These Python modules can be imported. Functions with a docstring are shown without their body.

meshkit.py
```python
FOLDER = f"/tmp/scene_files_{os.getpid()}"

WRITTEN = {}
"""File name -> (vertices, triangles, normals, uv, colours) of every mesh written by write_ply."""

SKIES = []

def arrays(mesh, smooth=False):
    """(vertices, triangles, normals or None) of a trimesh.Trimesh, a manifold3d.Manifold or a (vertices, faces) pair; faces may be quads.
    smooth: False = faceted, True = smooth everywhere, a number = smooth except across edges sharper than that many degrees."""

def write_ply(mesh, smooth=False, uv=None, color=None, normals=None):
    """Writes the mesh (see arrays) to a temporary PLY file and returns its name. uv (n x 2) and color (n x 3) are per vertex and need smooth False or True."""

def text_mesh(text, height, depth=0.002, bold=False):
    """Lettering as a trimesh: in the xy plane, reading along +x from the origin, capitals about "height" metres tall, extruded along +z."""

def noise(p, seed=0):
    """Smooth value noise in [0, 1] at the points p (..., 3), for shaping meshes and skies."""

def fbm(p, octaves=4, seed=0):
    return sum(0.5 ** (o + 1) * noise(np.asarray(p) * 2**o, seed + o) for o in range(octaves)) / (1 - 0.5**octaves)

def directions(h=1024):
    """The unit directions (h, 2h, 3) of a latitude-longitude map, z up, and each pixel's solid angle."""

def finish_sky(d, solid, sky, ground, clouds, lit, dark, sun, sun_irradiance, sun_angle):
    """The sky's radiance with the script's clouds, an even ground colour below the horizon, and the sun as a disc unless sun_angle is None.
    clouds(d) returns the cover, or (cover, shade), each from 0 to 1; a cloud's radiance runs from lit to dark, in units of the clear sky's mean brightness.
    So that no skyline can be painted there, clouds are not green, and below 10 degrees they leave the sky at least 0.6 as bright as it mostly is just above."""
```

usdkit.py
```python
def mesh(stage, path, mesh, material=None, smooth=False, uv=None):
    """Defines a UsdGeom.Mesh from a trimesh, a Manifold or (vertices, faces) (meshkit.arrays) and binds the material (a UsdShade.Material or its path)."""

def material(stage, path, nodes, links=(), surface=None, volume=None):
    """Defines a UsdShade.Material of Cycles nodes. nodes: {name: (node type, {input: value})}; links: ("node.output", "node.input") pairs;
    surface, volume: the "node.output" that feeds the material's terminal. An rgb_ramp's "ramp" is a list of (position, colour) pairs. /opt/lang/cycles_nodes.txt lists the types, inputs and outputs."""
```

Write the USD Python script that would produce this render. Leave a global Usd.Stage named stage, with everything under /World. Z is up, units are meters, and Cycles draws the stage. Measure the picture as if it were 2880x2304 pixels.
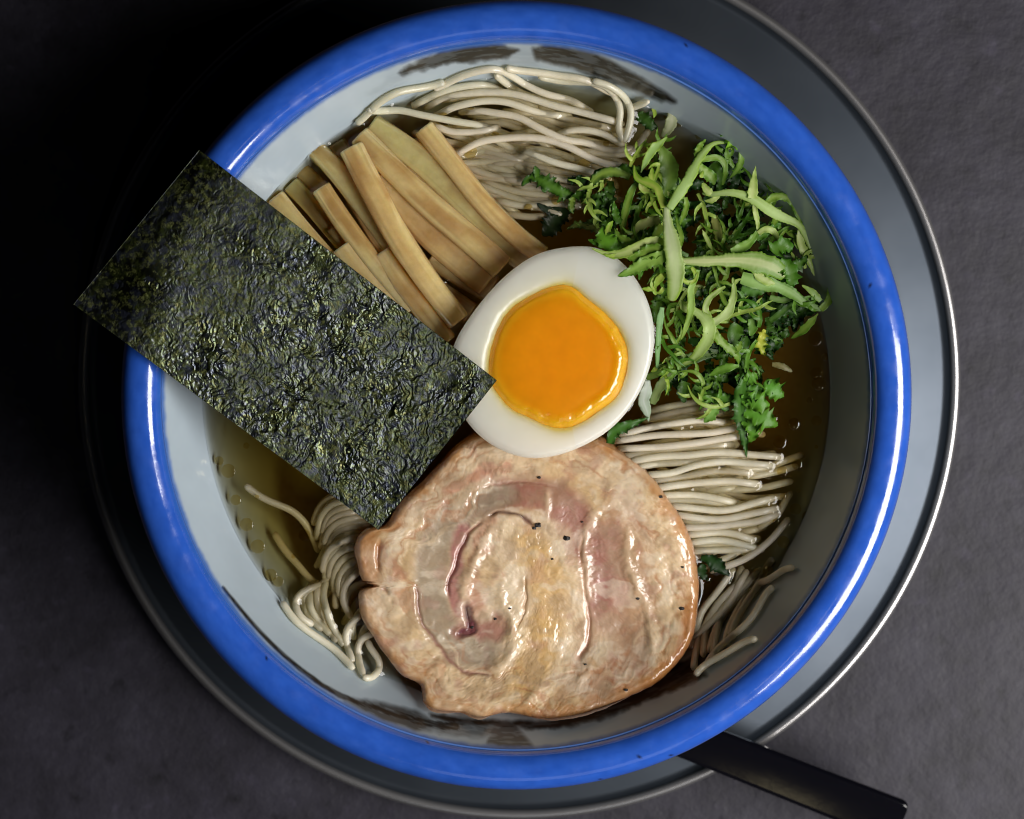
import math, random
import numpy as np
import usdkit, meshkit
from pxr import Usd, UsdGeom, UsdLux, UsdShade, Sdf, Gf, Vt
from scipy.interpolate import CubicSpline
from scipy import ndimage

random.seed(7)
RNG = np.random.default_rng(7)
stage = Usd.Stage.CreateInMemory()
UsdGeom.Xform.Define(stage, '/World')
UsdGeom.Scope.Define(stage, '/World/Looks')
MM = 0.001

# ------------------------------------------------------------------ camera
ZR = 0.085                       # top of the bowl's rim above the table
F = 6652.0                       # focal length in photograph pixels (photograph: 2880 wide)
TILT = math.radians(3.8)
DIST = 0.60
RIGHT = np.array([1.0, 0, 0])
UP = np.array([0, math.cos(TILT), -math.sin(TILT)])
BACK = np.array([0, math.sin(TILT), math.cos(TILT)])
EYE = np.array([0, 0, ZR]) - DIST * (RIGHT * (12 / F) + UP * (26 / F) - BACK)
cam = UsdGeom.Camera.Define(stage, '/World/camera')
m4 = np.eye(4)
m4[0, :3], m4[1, :3], m4[2, :3], m4[3, :3] = RIGHT, UP, BACK, EYE
cam.AddTransformOp().Set(Gf.Matrix4d(*m4.ravel().tolist()))
cam.CreateFocalLengthAttr(50.0)
cam.CreateHorizontalApertureAttr(50.0 * 2880 / F)
cam.CreateVerticalApertureAttr(50.0 * 2304 / F)
cam.CreateFStopAttr(7.0)
cam.CreateFocusDistanceAttr(DIST + 0.013)
cam.CreateClippingRangeAttr(Gf.Vec2f(0.02, 50))
cam.CreateExposureAttr(0.22)

# ------------------------------------------------------------------ lamps
def rect_light(name, pos, target, w, h, power, color):
    """A soft box: a rectangle that shines from pos to target."""
    L = UsdLux.RectLight.Define(stage, '/World/' + name)
    pos, target = np.array(pos, float), np.array(target, float)
    b = pos - target; b /= np.linalg.norm(b)
    r = np.cross([0, 1, 0.01], b); r /= np.linalg.norm(r)
    u = np.cross(b, r)
    m = np.eye(4); m[0, :3], m[1, :3], m[2, :3], m[3, :3] = r, u, b, pos
    L.AddTransformOp().Set(Gf.Matrix4d(*m.ravel().tolist()))
    L.CreateWidthAttr(w); L.CreateHeightAttr(h)
    L.CreateIntensityAttr(power); L.CreateColorAttr(Gf.Vec3f(*color))
    return L

rect_light('window_light', (0.50, -0.20, 0.58), (0.0, 0.0, 0.06), 0.38, 0.50, 13.0, (1.0, 0.97, 0.94))
rect_light('room_light', (0.10, -0.85, 0.95), (0.0, 0.0, 0.05), 0.6, 0.35, 0.55, (0.85, 0.92, 1.0))
lamp = UsdLux.SphereLight.Define(stage, '/World/pendant_light')
lamp.AddTranslateOp().Set(Gf.Vec3d(0.285, -0.365, 1.5)); lamp.CreateRadiusAttr(0.045); lamp.CreateIntensityAttr(2.2); lamp.CreateColorAttr(Gf.Vec3f(1.0, 0.85, 0.5))

# ------------------------------------------------------------------ picture position -> place at a height
def ray_to(p, z):
    p = np.asarray(p, float).reshape(-1, 2)
    z = np.broadcast_to(np.asarray(z, float), (len(p),))
    d = (p[:, :1] - 1440) / F * RIGHT - (p[:, 1:] - 1152) / F * UP - BACK
    t = (z - EYE[2]) / d[:, 2]
    return EYE + d * t[:, None]

def seen_at(q):
    r = np.asarray(q, float) - EYE
    dep = -(r @ BACK)
    return np.stack([1440 + F * (r @ RIGHT) / dep, 1152 - F * (r @ UP) / dep], -1)

def crop(x0, y0, s):
    return lambda pts: np.asarray(pts, float).reshape(-1, 2) / s + [x0, y0]

CA, CB, CC = crop(1450, 300, 3.45), crop(1800, 300, 3.45), crop(1650, 750, 2.874)
CD, CE, CF = crop(1000, 180, 2.3956), crop(720, 300, 2.3956), crop(1640, 1100, 2.1557)
CG, CH, CP = crop(1800, 1950, 1.9963), crop(560, 1200, 2.3), crop(900, 1150, 1.7967)
CEGG, CZ2, CV = crop(1200, 600, 2.3), crop(700, 80, 1.54), crop(0, 0, 0.74861)
PXM = 10800.0                    # photograph pixels per metre near the broth

# ------------------------------------------------------------------ names, tags, meshes
USED = {}
def numbered(parent, name):
    k = USED.get((parent, name), 0); USED[(parent, name)] = k + 1
    return name if k == 0 else f'{name}_{k:03d}'

def tag(prim, label=None, category=None, group=None, kind=None):
    for k, v in (('label', label), ('category', category), ('group', group), ('kind', kind)):
        if v: prim.SetCustomDataByKey(k, v)
    return prim

def obj(name, mesh, mat, parent=None, smooth=True, cd=None, **tags):
    par = '/World' if parent is None else str(parent.GetPath())
    path = par + '/' + numbered(par, name)
    m = usdkit.mesh(stage, path, mesh, mat, smooth=smooth)
    if cd is not None:
        UsdGeom.PrimvarsAPI(m).CreatePrimvar('Cd', Sdf.ValueTypeNames.Color3fArray, 'vertex').Set(Vt.Vec3fArray.FromNumpy(np.asarray(cd, np.float32)))
    return tag(m.GetPrim(), **tags)

def thing(name, label, category, group=None):
    path = '/World/' + numbered('/World', name)
    return tag(UsdGeom.Xform.Define(stage, path).GetPrim(), label, category, group)

def lin(r, g, b):
    c = np.array([r, g, b], float) / 255
    return np.where(c <= 0.04045, c / 12.92, ((c + 0.055) / 1.055) ** 2.4)

def sstep(a, b, x):
    t = np.clip((x - a) / (b - a), 0, 1)
    return t * t * (3 - 2 * t)

def spline(pts, step):
    """Points at even steps along a smooth curve through pts (n x k)."""
    pts = np.asarray(pts, float)
    d = np.r_[0, np.cumsum(np.maximum(np.linalg.norm(np.diff(pts[:, :3], axis=0), axis=1), 1e-9))]
    n = max(4, int(d[-1] / step) + 1)
    if len(pts) == 2:
        return pts[0] + (pts[1] - pts[0]) * np.linspace(0, 1, n)[:, None]
    return CubicSpline(d, pts, bc_type='natural')(np.linspace(0, d[-1], n))

def grid_faces(nr, nc, wrap=True):
    i, j = np.meshgrid(np.arange(nr - 1), np.arange(nc if wrap else nc - 1), indexing='ij')
    a, b = i * nc + j, i * nc + (j + 1) % nc
    return np.stack([a, b, b + nc, a + nc], -1).reshape(-1, 4)

def tris(q):
    return np.vstack([q[:, [0, 1, 2]], q[:, [0, 2, 3]]])

def lathe(profile, n=360):
    p = np.asarray(profile, float)
    a = np.linspace(0, 2 * np.pi, n, endpoint=False)
    v = np.stack([p[:, :1] * np.cos(a), p[:, :1] * np.sin(a), np.repeat(p[:, 1:], n, 1)], -1).reshape(-1, 3)
    return v, tris(grid_faces(len(p), n))

def frames(c):
    t = np.gradient(c, axis=0); t /= np.linalg.norm(t, axis=1, keepdims=True) + 1e-12
    side = np.cross([0, 0, 1.0], t); side /= np.linalg.norm(side, axis=1, keepdims=True) + 1e-9
    up = np.cross(t, side)
    return t, side, up

def closed_sweep(rings):
    """rings: n x k x 3, joined and capped at both ends."""
    n, k, _ = rings.shape
    v = np.vstack([rings.reshape(-1, 3), rings[0].mean(0), rings[-1].mean(0)])
    f = tris(grid_faces(n, k))
    j = np.arange(k)
    a = np.stack([np.full(k, n * k), (j + 1) % k, j], -1)
    b = np.stack([np.full(k, n * k + 1), (n - 1) * k + j, (n - 1) * k + (j + 1) % k], -1)
    return v, np.vstack([f, a, b])

def dist_line(p, line):
    """Distance of the points p to a polyline."""
    line = np.asarray(line, float); best = np.full(len(p), 1e9)
    for a, b in zip(line[:-1], line[1:]):
        ab = b - a
        t = np.clip(((p - a) @ ab) / max(ab @ ab, 1e-9), 0, 1)
        best = np.minimum(best, np.linalg.norm(p - a - t[:, None] * ab, axis=1))
    return best

def smooth_line(pts, step=8):
    return spline(np.asarray(pts, float), step)

def inside(p, poly):
    poly = np.asarray(poly, float); x, y = p[:, 0], p[:, 1]; c = np.zeros(len(p), bool)
    for (x0, y0), (x1, y1) in zip(poly, np.roll(poly, -1, 0)):
        if y0 != y1:
            c ^= ((y0 > y) != (y1 > y)) & (x < (x1 - x0) * (y - y0) / (y1 - y0) + x0)
    return c

def signed(p, poly):
    """Distance to a closed outline, positive inside."""
    d = dist_line(p, np.vstack([poly, poly[:1]]))
    return np.where(inside(p, poly), d, -d)

# ------------------------------------------------------------------ materials
def mat(name, nodes, links=(), surface='p.BSDF', volume=None):
    return usdkit.material(stage, '/World/Looks/' + name, nodes, links, surface=surface, volume=volume)

def painted(name, rough=0.4, coat=0.0, sss=0.0, radius=(0.002, 0.001, 0.0005), bump=None, spec=0.5, coat_rough=0.08, rvar=0.0, rscale=300, tint=0.0, tscale=400):
    """A material that takes its own colour from the mesh, with fine relief and uneven gloss."""
    p = dict(roughness=rough, specular_ior_level=spec, coat_weight=coat, coat_roughness=coat_rough)
    if sss: p |= dict(subsurface_weight=sss, subsurface_radius=radius, subsurface_scale=1.0, subsurface_method='random_walk')
    nodes = {'a': ('attribute', {'attribute': 'Cd'}), 'p': ('principled_bsdf', p), 'c': ('texture_coordinate', {})}
    links = []
    src = 'a.color'
    if tint:
        nodes['tn'] = ('noise_texture', {'scale': tscale, 'detail': 4.0, 'roughness': 0.6})
        nodes['tr'] = ('map_range', {'from_min': 0.3, 'from_max': 0.7, 'to_min': 1 - tint, 'to_max': 1 + tint})
        nodes['tm'] = ('vector_math', {'math_type': 'scale'})
        links += [('c.object', 'tn.vector'), ('tn.fac', 'tr.value'), (src, 'tm.vector1'), ('tr.result', 'tm.scale')]
        src = 'tm.vector'
    links.append((src, 'p.base_color'))
    if sss: links.append((src, 'p.base_color'))
    if bump:
        nodes['n'] = ('noise_texture', {'scale': bump[0], 'detail': 5.0, 'roughness': 0.6})
        nodes['b'] = ('bump', {'strength': bump[1], 'distance': bump[2]})
        links += [('c.object', 'n.vector'), ('n.fac', 'b.height'), ('b.normal', 'p.normal')]
        if coat: links.append(('b.normal', 'p.coat_normal'))
    if rvar:
        nodes['rn'] = ('noise_texture', {'scale': rscale, 'detail': 3.0})
        nodes['rr'] = ('map_range', {'from_min': 0.35, 'from_max': 0.65, 'to_min': max(0.02, rough - rvar), 'to_max': rough + rvar, 'clamp': True})
        links += [('c.object', 'rn.vector'), ('rn.fac', 'rr.value'), ('rr.result', 'p.roughness')]
    return mat(name, nodes, list(dict.fromkeys(links)))

M = {}
M['table'] = mat('dark_slate_stone', {
    'c': ('texture_coordinate', {}),
    'n1': ('noise_texture', {'scale': 48.0, 'detail': 8.0, 'roughness': 0.72}),
    'n2': ('noise_texture', {'scale': 110.0, 'detail': 4.0, 'roughness': 0.7}),
    'n3': ('noise_texture', {'scale': 150.0, 'detail': 3.0}),
    'r1': ('rgb_ramp', {'ramp': [(0.30, (0.010, 0.0088, 0.0135)), (0.52, (0.0205, 0.0185, 0.028)), (0.75, (0.036, 0.034, 0.048))]}),
    'r2': ('rgb_ramp', {'ramp': [(0.26, (0.25, 0.24, 0.28)), (0.40, (1, 1, 1)), (0.62, (1, 1, 1)), (0.74, (1.7, 1.65, 1.75))]}),
    'mx': ('mix', {'mix_type': 'multiply', 'fac': 0.75}),
    'b': ('bump', {'strength': 0.35, 'distance': 0.0012}),
    'p': ('principled_bsdf', {'roughness': 0.55, 'specular_ior_level': 0.35})},
    [('c.object', 'n1.vector'), ('c.object', 'n2.vector'), ('c.object', 'n3.vector'), ('n1.fac', 'r1.fac'), ('n3.fac', 'r2.fac'), ('r1.color', 'mx.color1'), ('r2.color', 'mx.color2'),
     ('mx.color', 'p.base_color'), ('n2.fac', 'b.height'), ('b.normal', 'p.normal')])
M['plate'] = mat('grey_glazed_plate', {
    'c': ('texture_coordinate', {}),
    'n': ('noise_texture', {'scale': 35.0, 'detail': 4.0}),
    'r': ('rgb_ramp', {'ramp': [(0.3, (0.056, 0.068, 0.084)), (0.7, (0.075, 0.088, 0.106))]}),
    'b': ('bump', {'strength': 0.06, 'distance': 0.0006}),
    'p': ('principled_bsdf', {'roughness': 0.36, 'metallic': 0.88, 'specular_ior_level': 0.5})},
    [('c.object', 'n.vector'), ('n.fac', 'r.fac'), ('r.color', 'p.base_color'), ('n.fac', 'b.height'), ('b.normal', 'p.normal')])
M['plate_edge'] = mat('polished_plate_edge', {'p': ('principled_bsdf', {'base_color': (0.42, 0.41, 0.41), 'metallic': 0.85, 'roughness': 0.28})})
M['lacquer'] = mat('black_lacquer', {
    'c': ('texture_coordinate', {}), 'n': ('noise_texture', {'scale': 120.0, 'detail': 3.0}), 'b': ('bump', {'strength': 0.05, 'distance': 0.0004}),
    'p': ('principled_bsdf', {'base_color': (0.003, 0.003, 0.005), 'roughness': 0.09, 'specular_ior_level': 0.5})},
    [('c.object', 'n.vector'), ('n.fac', 'b.height'), ('b.normal', 'p.normal')])
M['glaze'] = painted('white_bowl_glaze', rough=0.25, spec=0.4, bump=(45, 0.06, 0.0008), tint=0.05, tscale=60)
M['blue'] = painted('blue_rim_glaze', rough=0.2, coat=0.8, coat_rough=0.045, bump=(240, 0.14, 0.0004), rvar=0.10, rscale=220, tint=0.07, tscale=160)
M['noodle'] = painted('boiled_noodle', rough=0.42, coat=0.22, coat_rough=0.1, sss=0.5, radius=(0.0016, 0.0012, 0.0007), bump=(700, 0.12, 0.0003), rvar=0.1, tint=0.06, tscale=500)
M['bamboo'] = painted('braised_bamboo', rough=0.30, coat=1.0, coat_rough=0.06, sss=0.5, radius=(0.0025, 0.0012, 0.0004), bump=(230, 0.34, 0.0006), rvar=0.14, tint=0.08)
M['egg_white'] = painted('soft_boiled_egg_white', rough=0.34, sss=0.9, radius=(0.0035, 0.0030, 0.0026), coat=0.15, coat_rough=0.15, bump=(260, 0.08, 0.0004))
M['yolk'] = painted('runny_egg_yolk', rough=0.22, sss=0.7, radius=(0.003, 0.0016, 0.0004), coat=0.5, coat_rough=0.06, bump=(160, 0.06, 0.0005), tint=0.04, tscale=200)
M['pork'] = painted('simmered_pork', rough=0.38, coat=0.65, coat_rough=0.12, sss=0.35, radius=(0.002, 0.0015, 0.001), bump=(240, 0.06, 0.0006), rvar=0.22, rscale=90, tint=0.05, tscale=300)
M['pepper'] = mat('cracked_pepper', {'p': ('principled_bsdf', {'base_color': (0.012, 0.009, 0.007), 'roughness': 0.6})})
# leaves let some light through
M['leaf'] = mat('frisee_leaf', {
    'a': ('attribute', {'attribute': 'Cd'}), 'c': ('texture_coordinate', {}),
    'n': ('noise_texture', {'scale': 900.0, 'detail': 3.0}), 'b': ('bump', {'strength': 0.25, 'distance': 0.0003}),
    'tm': ('vector_math', {'math_type': 'scale', 'scale': 1.25}),
    'p': ('principled_bsdf', {'roughness': 0.46, 'specular_ior_level': 0.38, 'coat_weight': 0.08, 'coat_roughness': 0.15}), 't': ('translucent_bsdf', {}), 'm': ('mix_closure', {'fac': 0.45})},
    [('c.object', 'n.vector'), ('n.fac', 'b.height'), ('b.normal', 'p.normal'), ('a.color', 'p.base_color'), ('a.color', 'tm.vector1'), ('tm.vector', 't.color'), ('p.BSDF', 'm.closure1'), ('t.BSDF', 'm.closure2')], surface='m.closure')
M['nori'] = mat('toasted_seaweed', {
    'a': ('attribute', {'attribute': 'Cd'}), 'c': ('texture_coordinate', {}),
    'n': ('noise_texture', {'scale': 900.0, 'detail': 4.0}), 'b': ('bump', {'strength': 0.12, 'distance': 0.0004}),
    'tn': ('noise_texture', {'scale': 420.0, 'detail': 3.0, 'distortion': 1.5}), 'tr': ('rgb_ramp', {'ramp': [(0.34, (0.62, 0.72, 1.0)), (0.46, (0.9, 0.95, 0.95)), (0.54, (0.72, 0.95, 0.55)), (0.66, (1.0, 0.98, 0.42))]}),
    'rn': ('noise_texture', {'scale': 75.0, 'detail': 4.0}), 'rr': ('map_range', {'from_min': 0.36, 'from_max': 0.62, 'to_min': 0.22, 'to_max': 0.62, 'clamp': True}),
    'p': ('principled_bsdf', {'specular_ior_level': 0.75})},
    [('a.color', 'p.base_color'), ('c.object', 'n.vector'), ('n.fac', 'b.height'), ('b.normal', 'p.normal'), ('c.object', 'tn.vector'), ('tn.fac', 'tr.fac'), ('tr.color', 'p.specular_tint'), ('c.object', 'rn.vector'), ('rn.fac', 'rr.value'), ('rr.result', 'p.roughness')])
M['broth'] = mat('clear_soy_broth', {
    'f': ('fresnel', {'IOR': 1.36}), 't': ('transparent_bsdf', {}), 'g': ('glossy_bsdf', {'color': (1, 1, 1), 'roughness': 0.03}), 'm': ('mix_closure', {}),
    'v': ('volume_coefficients', {'scatter_coeffs': (17.0, 9.0, 2.0), 'absorption_coeffs': (3.0, 19.0, 68.0), 'anisotropy': 0.2})},
    [('f.fac', 'm.fac'), ('t.BSDF', 'm.closure1'), ('g.BSDF', 'm.closure2')], surface='m.closure', volume='v.volume')
M['oil'] = mat('chicken_oil', {
    'f': ('fresnel', {'IOR': 1.47}), 't': ('transparent_bsdf', {'color': (0.97, 0.91, 0.72)}), 'g': ('glossy_bsdf', {'color': (1, 1, 1), 'roughness': 0.02}), 'm': ('mix_closure', {})},
    [('f.fac', 'm.fac'), ('t.BSDF', 'm.closure1'), ('g.BSDF', 'm.closure2')], surface='m.closure')

# ------------------------------------------------------------------ table, plate, utensil
def table():
    n = 140
    x = np.linspace(-0.55, 0.55, n)
    X, Y = np.meshgrid(x, x)
    Z = (meshkit.fbm(np.stack([X * 40, Y * 40, X * 0], -1), 3) - 0.5) * 0.0006
    v = np.stack([X, Y, Z], -1).reshape(-1, 3)
    top, f = v, tris(grid_faces(n, n, wrap=False))
    obj('table', (top, f), M['table'], kind='structure', label='dark slate grey stone table top with mottled speckles under the plate', category='table')
table()

plate = thing('plate', 'round grey glazed plate with pale thin edge under the blue rimmed bowl', 'plate')
PX = 0.001
def shifted(vf, dx, dy=0.0, dz=0.0):
    return vf[0] + [dx, dy, dz], vf[1]
prof = [(0.0005, 0.0022), (0.070, 0.0022), (0.0725, 0.0012), (0.078, 0.0012), (0.080, 0.0035), (0.092, 0.0070), (0.1225, 0.0090), (0.1238, 0.0098), (0.1238, 0.0112), (0.1228, 0.0116), (0.1218, 0.0110), (0.1205, 0.0106), (0.112, 0.0118), (0.103, 0.0124), (0.096, 0.0118), (0.088, 0.0090), (0.080, 0.0066), (0.074, 0.0062), (0.0005, 0.0062)]
obj('dish', shifted(lathe(prof, 400), PX), M['plate'], plate, smooth=40)
ang = np.linspace(0, 2 * np.pi, 15)
obj('edge', shifted(lathe(np.stack([0.1241 + 0.0014 * np.cos(-ang), 0.0114 + 0.0014 * np.sin(-ang)], -1)[::-1], 400), PX), M['plate_edge'], plate, label='pale polished edge of the plate')

def utensil():
    zt = 0.0245
    a, b = ray_to(CG([[330, 285], [1470, 735]]), zt)
    t = b - a; L = np.linalg.norm(t); t /= L
    s = np.cross([0, 0, 1], t)
    start = -0.012
    n = 60
    us = np.r_[np.linspace(start, L - 0.002, n), L - 0.002 + 0.002 * np.sin(np.linspace(0, np.pi / 2, 9)[1:])]
    rings = []
    for u in us:
        e = np.clip((u - (L - 0.002)) / 0.002, 0, 1)
        shrink = 0.0016 * (1 - math.sqrt(max(0, 1 - e * e)))
        w = 0.0058 + 0.0006 * (u / L) - shrink
        h = 0.0034 - 0.3 * shrink
        sag = 0.00005
        sec = []
        for (y, z) in ((-w + .0014, -h), (-w, -h + .0012), (-w, -0.0012), (-w + .0010, -.0002), (-w * .8, 0), (-w * .4, -sag), (0, -sag * 1.3), (w * .4, -sag), (w * .8, 0), (w - .0009, -.0001), (w, -.0010), (w, -h + .0010), (w - .001, -h)):
            sec.append(a + t * u + s * y + np.array([0, 0, z - 0.0002]))
        rings.append(sec)
    obj('utensil', closed_sweep(np.array(rings)), M['lacquer'], smooth=12, label='glossy black lacquered utensil handle lying across the plate edge beneath the bowl', category='utensil')
utensil()

# ------------------------------------------------------------------ bowl
Z0 = 0.060                        # level of the broth
INNER = np.array([(0.0003, 0.0165), (0.020, 0.0170), (0.038, 0.0195), (0.052, 0.0250), (0.064, 0.0335), (0.0735, 0.0440), (0.0795, 0.0530), (0.0826, 0.0600), (0.0856, 0.0680), (0.0886, 0.0760), (0.0905, 0.0812)])
_in = CubicSpline(np.arange(len(INNER)), INNER)(np.linspace(0, len(INNER) - 1, 150))
_in[:, 0] = np.maximum(_in[:, 0], 0.0003)
def wall_radius(z): return np.interp(z, _in[:, 1], _in[:, 0])
def wall_height(r): return np.interp(r, _in[:, 0], _in[:, 1])
bowl = thing('ramen_bowl', 'deep white bowl with thick bright blue rim and brushed ink marks, full of noodle soup', 'bowl')
OUTER = np.array([(0.0955, 0.0800), (0.0945, 0.0740), (0.0915, 0.0640), (0.0860, 0.0500), (0.0760, 0.0340), (0.0600, 0.0200), (0.0475, 0.0140), (0.0450, 0.0120), (0.0440, 0.0064), (0.0415, 0.0064), (0.0400, 0.0105), (0.0005, 0.0110)])
NB = 1400
v, f = lathe(np.vstack([_in, OUTER]), NB)
pix = seen_at(v)
ni = len(_in) * NB
ink = np.zeros(len(v)); wash = np.zeros(len(v))
nz = meshkit.fbm(np.stack([pix[:, 0] / 26, pix[:, 1] / 26, pix[:, 0] * 0], -1), 4, 3)
dry = meshkit.fbm(np.stack([np.arctan2(v[:, 1], v[:, 0]) * 22, v[:, 2] * 900, v[:, 2] * 0], -1), 4, 9)
p = pix + (nz[:, None] - 0.5) * 16
up_in = (np.arange(len(v)) < ni) & (v[:, 2] > 0.045)
q = p[up_in]; dq = dry[up_in]
def ink_poly(poly, soft=9, strength=1.0, drybrush=0.5, which='ink'):
    w = sstep(-soft, soft, signed(q, poly) + 5) * strength
    w = w * (1 - 0.6 * drybrush * sstep(0.50, 0.66, dq))
    tgt = ink if which == 'ink' else wash
    tgt[up_in] = np.maximum(tgt[up_in], w)
def ink_line(line, w0, w1, strength=1.0, drybrush=0.2):
    L = smooth_line(line, 10); n = len(L)
    for k in range(0, n - 1):
        wd = w0 + (w1 - w0) * k / n
        d = dist_line(q, L[k:k + 2]) 
        ink[up_in] = np.maximum(ink[up_in], sstep(wd + 3, wd - 3, d) * strength * (1 - drybrush * sstep(0.45, 0.65, dq)))
top_left = CZ2([(660, 192), (760, 142), (830, 102), (930, 74), (1030, 68), (1100, 78), (1160, 95), (1100, 115), (1000, 137), (900, 142), (820, 152), (740, 176)])
top_right = CZ2([(1235, 92), (1300, 78), (1400, 92), (1500, 118), (1600, 168), (1700, 222), (1790, 278), (1840, 314), (1790, 312), (1700, 272), (1600, 240), (1500, 202), (1400, 165), (1300, 142), (1250, 130)])
ink_poly(top_left, 7, 1.0, 0.35)
ink_poly(top_right, 8, 1.0, 0.35)
ink_poly(CZ2([(1080, 100), (1180, 95), (1270, 110), (1300, 150), (1200, 165), (1080, 160), (980, 150)]), 14, 0.55, 0.6, 'wash')
ink_poly(CZ2([(520, 285), (600, 225), (690, 185), (720, 190), (640, 240), (560, 290)]), 12, 0.35, 0.8, 'wash')
ink_line(CV([(470, 1238), (540, 1322), (600, 1382), (660, 1430), (720, 1466), (780, 1489)]), 4.5, 7)
ink_line(CV([(770, 1484), (830, 1503), (890, 1520), (960, 1530)]), 9, 12)
ink_poly(CP([(560, 1545), (740, 1575), (1000, 1590), (1250, 1572), (1450, 1500), (1600, 1420), (1750, 1335), (1900, 1255), (2055, 1212), (1965, 1290), (1850, 1342), (1945, 1343), (1800, 1412), (1600, 1490), (1450, 1545), (1300, 1592), (1100, 1612), (900, 1600), (700, 1592)]), 7, 1.0, 0.25)
ink_poly(CP([(130, 1470), (330, 1495), (500, 1545), (600, 1600), (480, 1615), (330, 1570), (200, 1510)]), 8, 0.8, 0.45)
ink_poly(CP([(780, 1595), (1000, 1600), (1010, 1640), (1060, 1700), (960, 1705), (860, 1690), (900, 1650), (800, 1625)]), 8, 0.72, 0.6)
ink_poly(CP([(300, 1540), (600, 1590), (900, 1620), (1000, 1650), (700, 1640), (420, 1600)]), 10, 0.5, 0.6)
white = np.array([0.37, 0.44, 0.49])
cd = np.tile(white, (len(v), 1))
cd = cd * (1 - 0.35 * wash[:, None]) 
cd = cd + (np.array([0.014, 0.013, 0.011]) - cd) * ink[:, None] ** 0.55
# the blue glaze runs a little way down inside
teal = sstep(0.0785, 0.0810, v[:, 2] + (nz - 0.5) * 0.0012) * (np.arange(len(v)) < ni)
cd = cd + (np.array([0.03, 0.115, 0.40]) - cd) * (teal * 0.9)[:, None]
obj('body', (v, f), M['glaze'], bowl, cd=cd, label='white inner wall with brushed grey ink mountains')
a = np.linspace(0, 2 * np.pi, 41)[:-1]
ringp = np.stack([0.0959 + 0.0052 * np.sign(np.cos(a)) * np.abs(np.cos(a)) ** 0.9, 0.0798 + 0.0052 * np.sign(np.sin(a)) * np.abs(np.sin(a)) ** 0.9], -1)
ringp = np.vstack([ringp, ringp[:1]])
NR = 720
v, f = lathe(ringp[::-1], NR)
th = np.arctan2(v[:, 1], v[:, 0])
wob = meshkit.fbm(np.stack([np.cos(th) * 5, np.sin(th) * 5, v[:, 2] * 60], -1), 3, 5) - 0.5
rr = np.hypot(v[:, 0], v[:, 1])
v[:, 2] += wob * 0.0004
nblue = meshkit.fbm(np.stack([np.cos(th) * 26, np.sin(th) * 26, rr * 700], -1), 3, 8)
cd = np.array([0.016, 0.082, 0.46]) * (0.86 + 0.28 * nblue)[:, None] + np.array([0.012, 0.02, 0.0]) * nblue[:, None]
edge = sstep(0.0919, 0.0907, rr + (nblue - 0.5) * 0.0008)
cd = cd + (np.array([0.03, 0.13, 0.44]) - cd) * (edge * 0.6)[:, None]
sp = RNG.integers(0, len(v), 14)
for k in sp:
    if v[k, 2] > 0.080:
        d = np.linalg.norm(v - v[k], axis=1); cd[d < 0.0004 + 0.0003 * RNG.random()] = (0.01, 0.012, 0.03)
obj('rim', (v, f), M['blue'], bowl, cd=cd, label='thick rounded bright blue glazed rim')

# what pokes through the broth is collected here, so that the broth can creep up on it
SOLID = []

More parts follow.
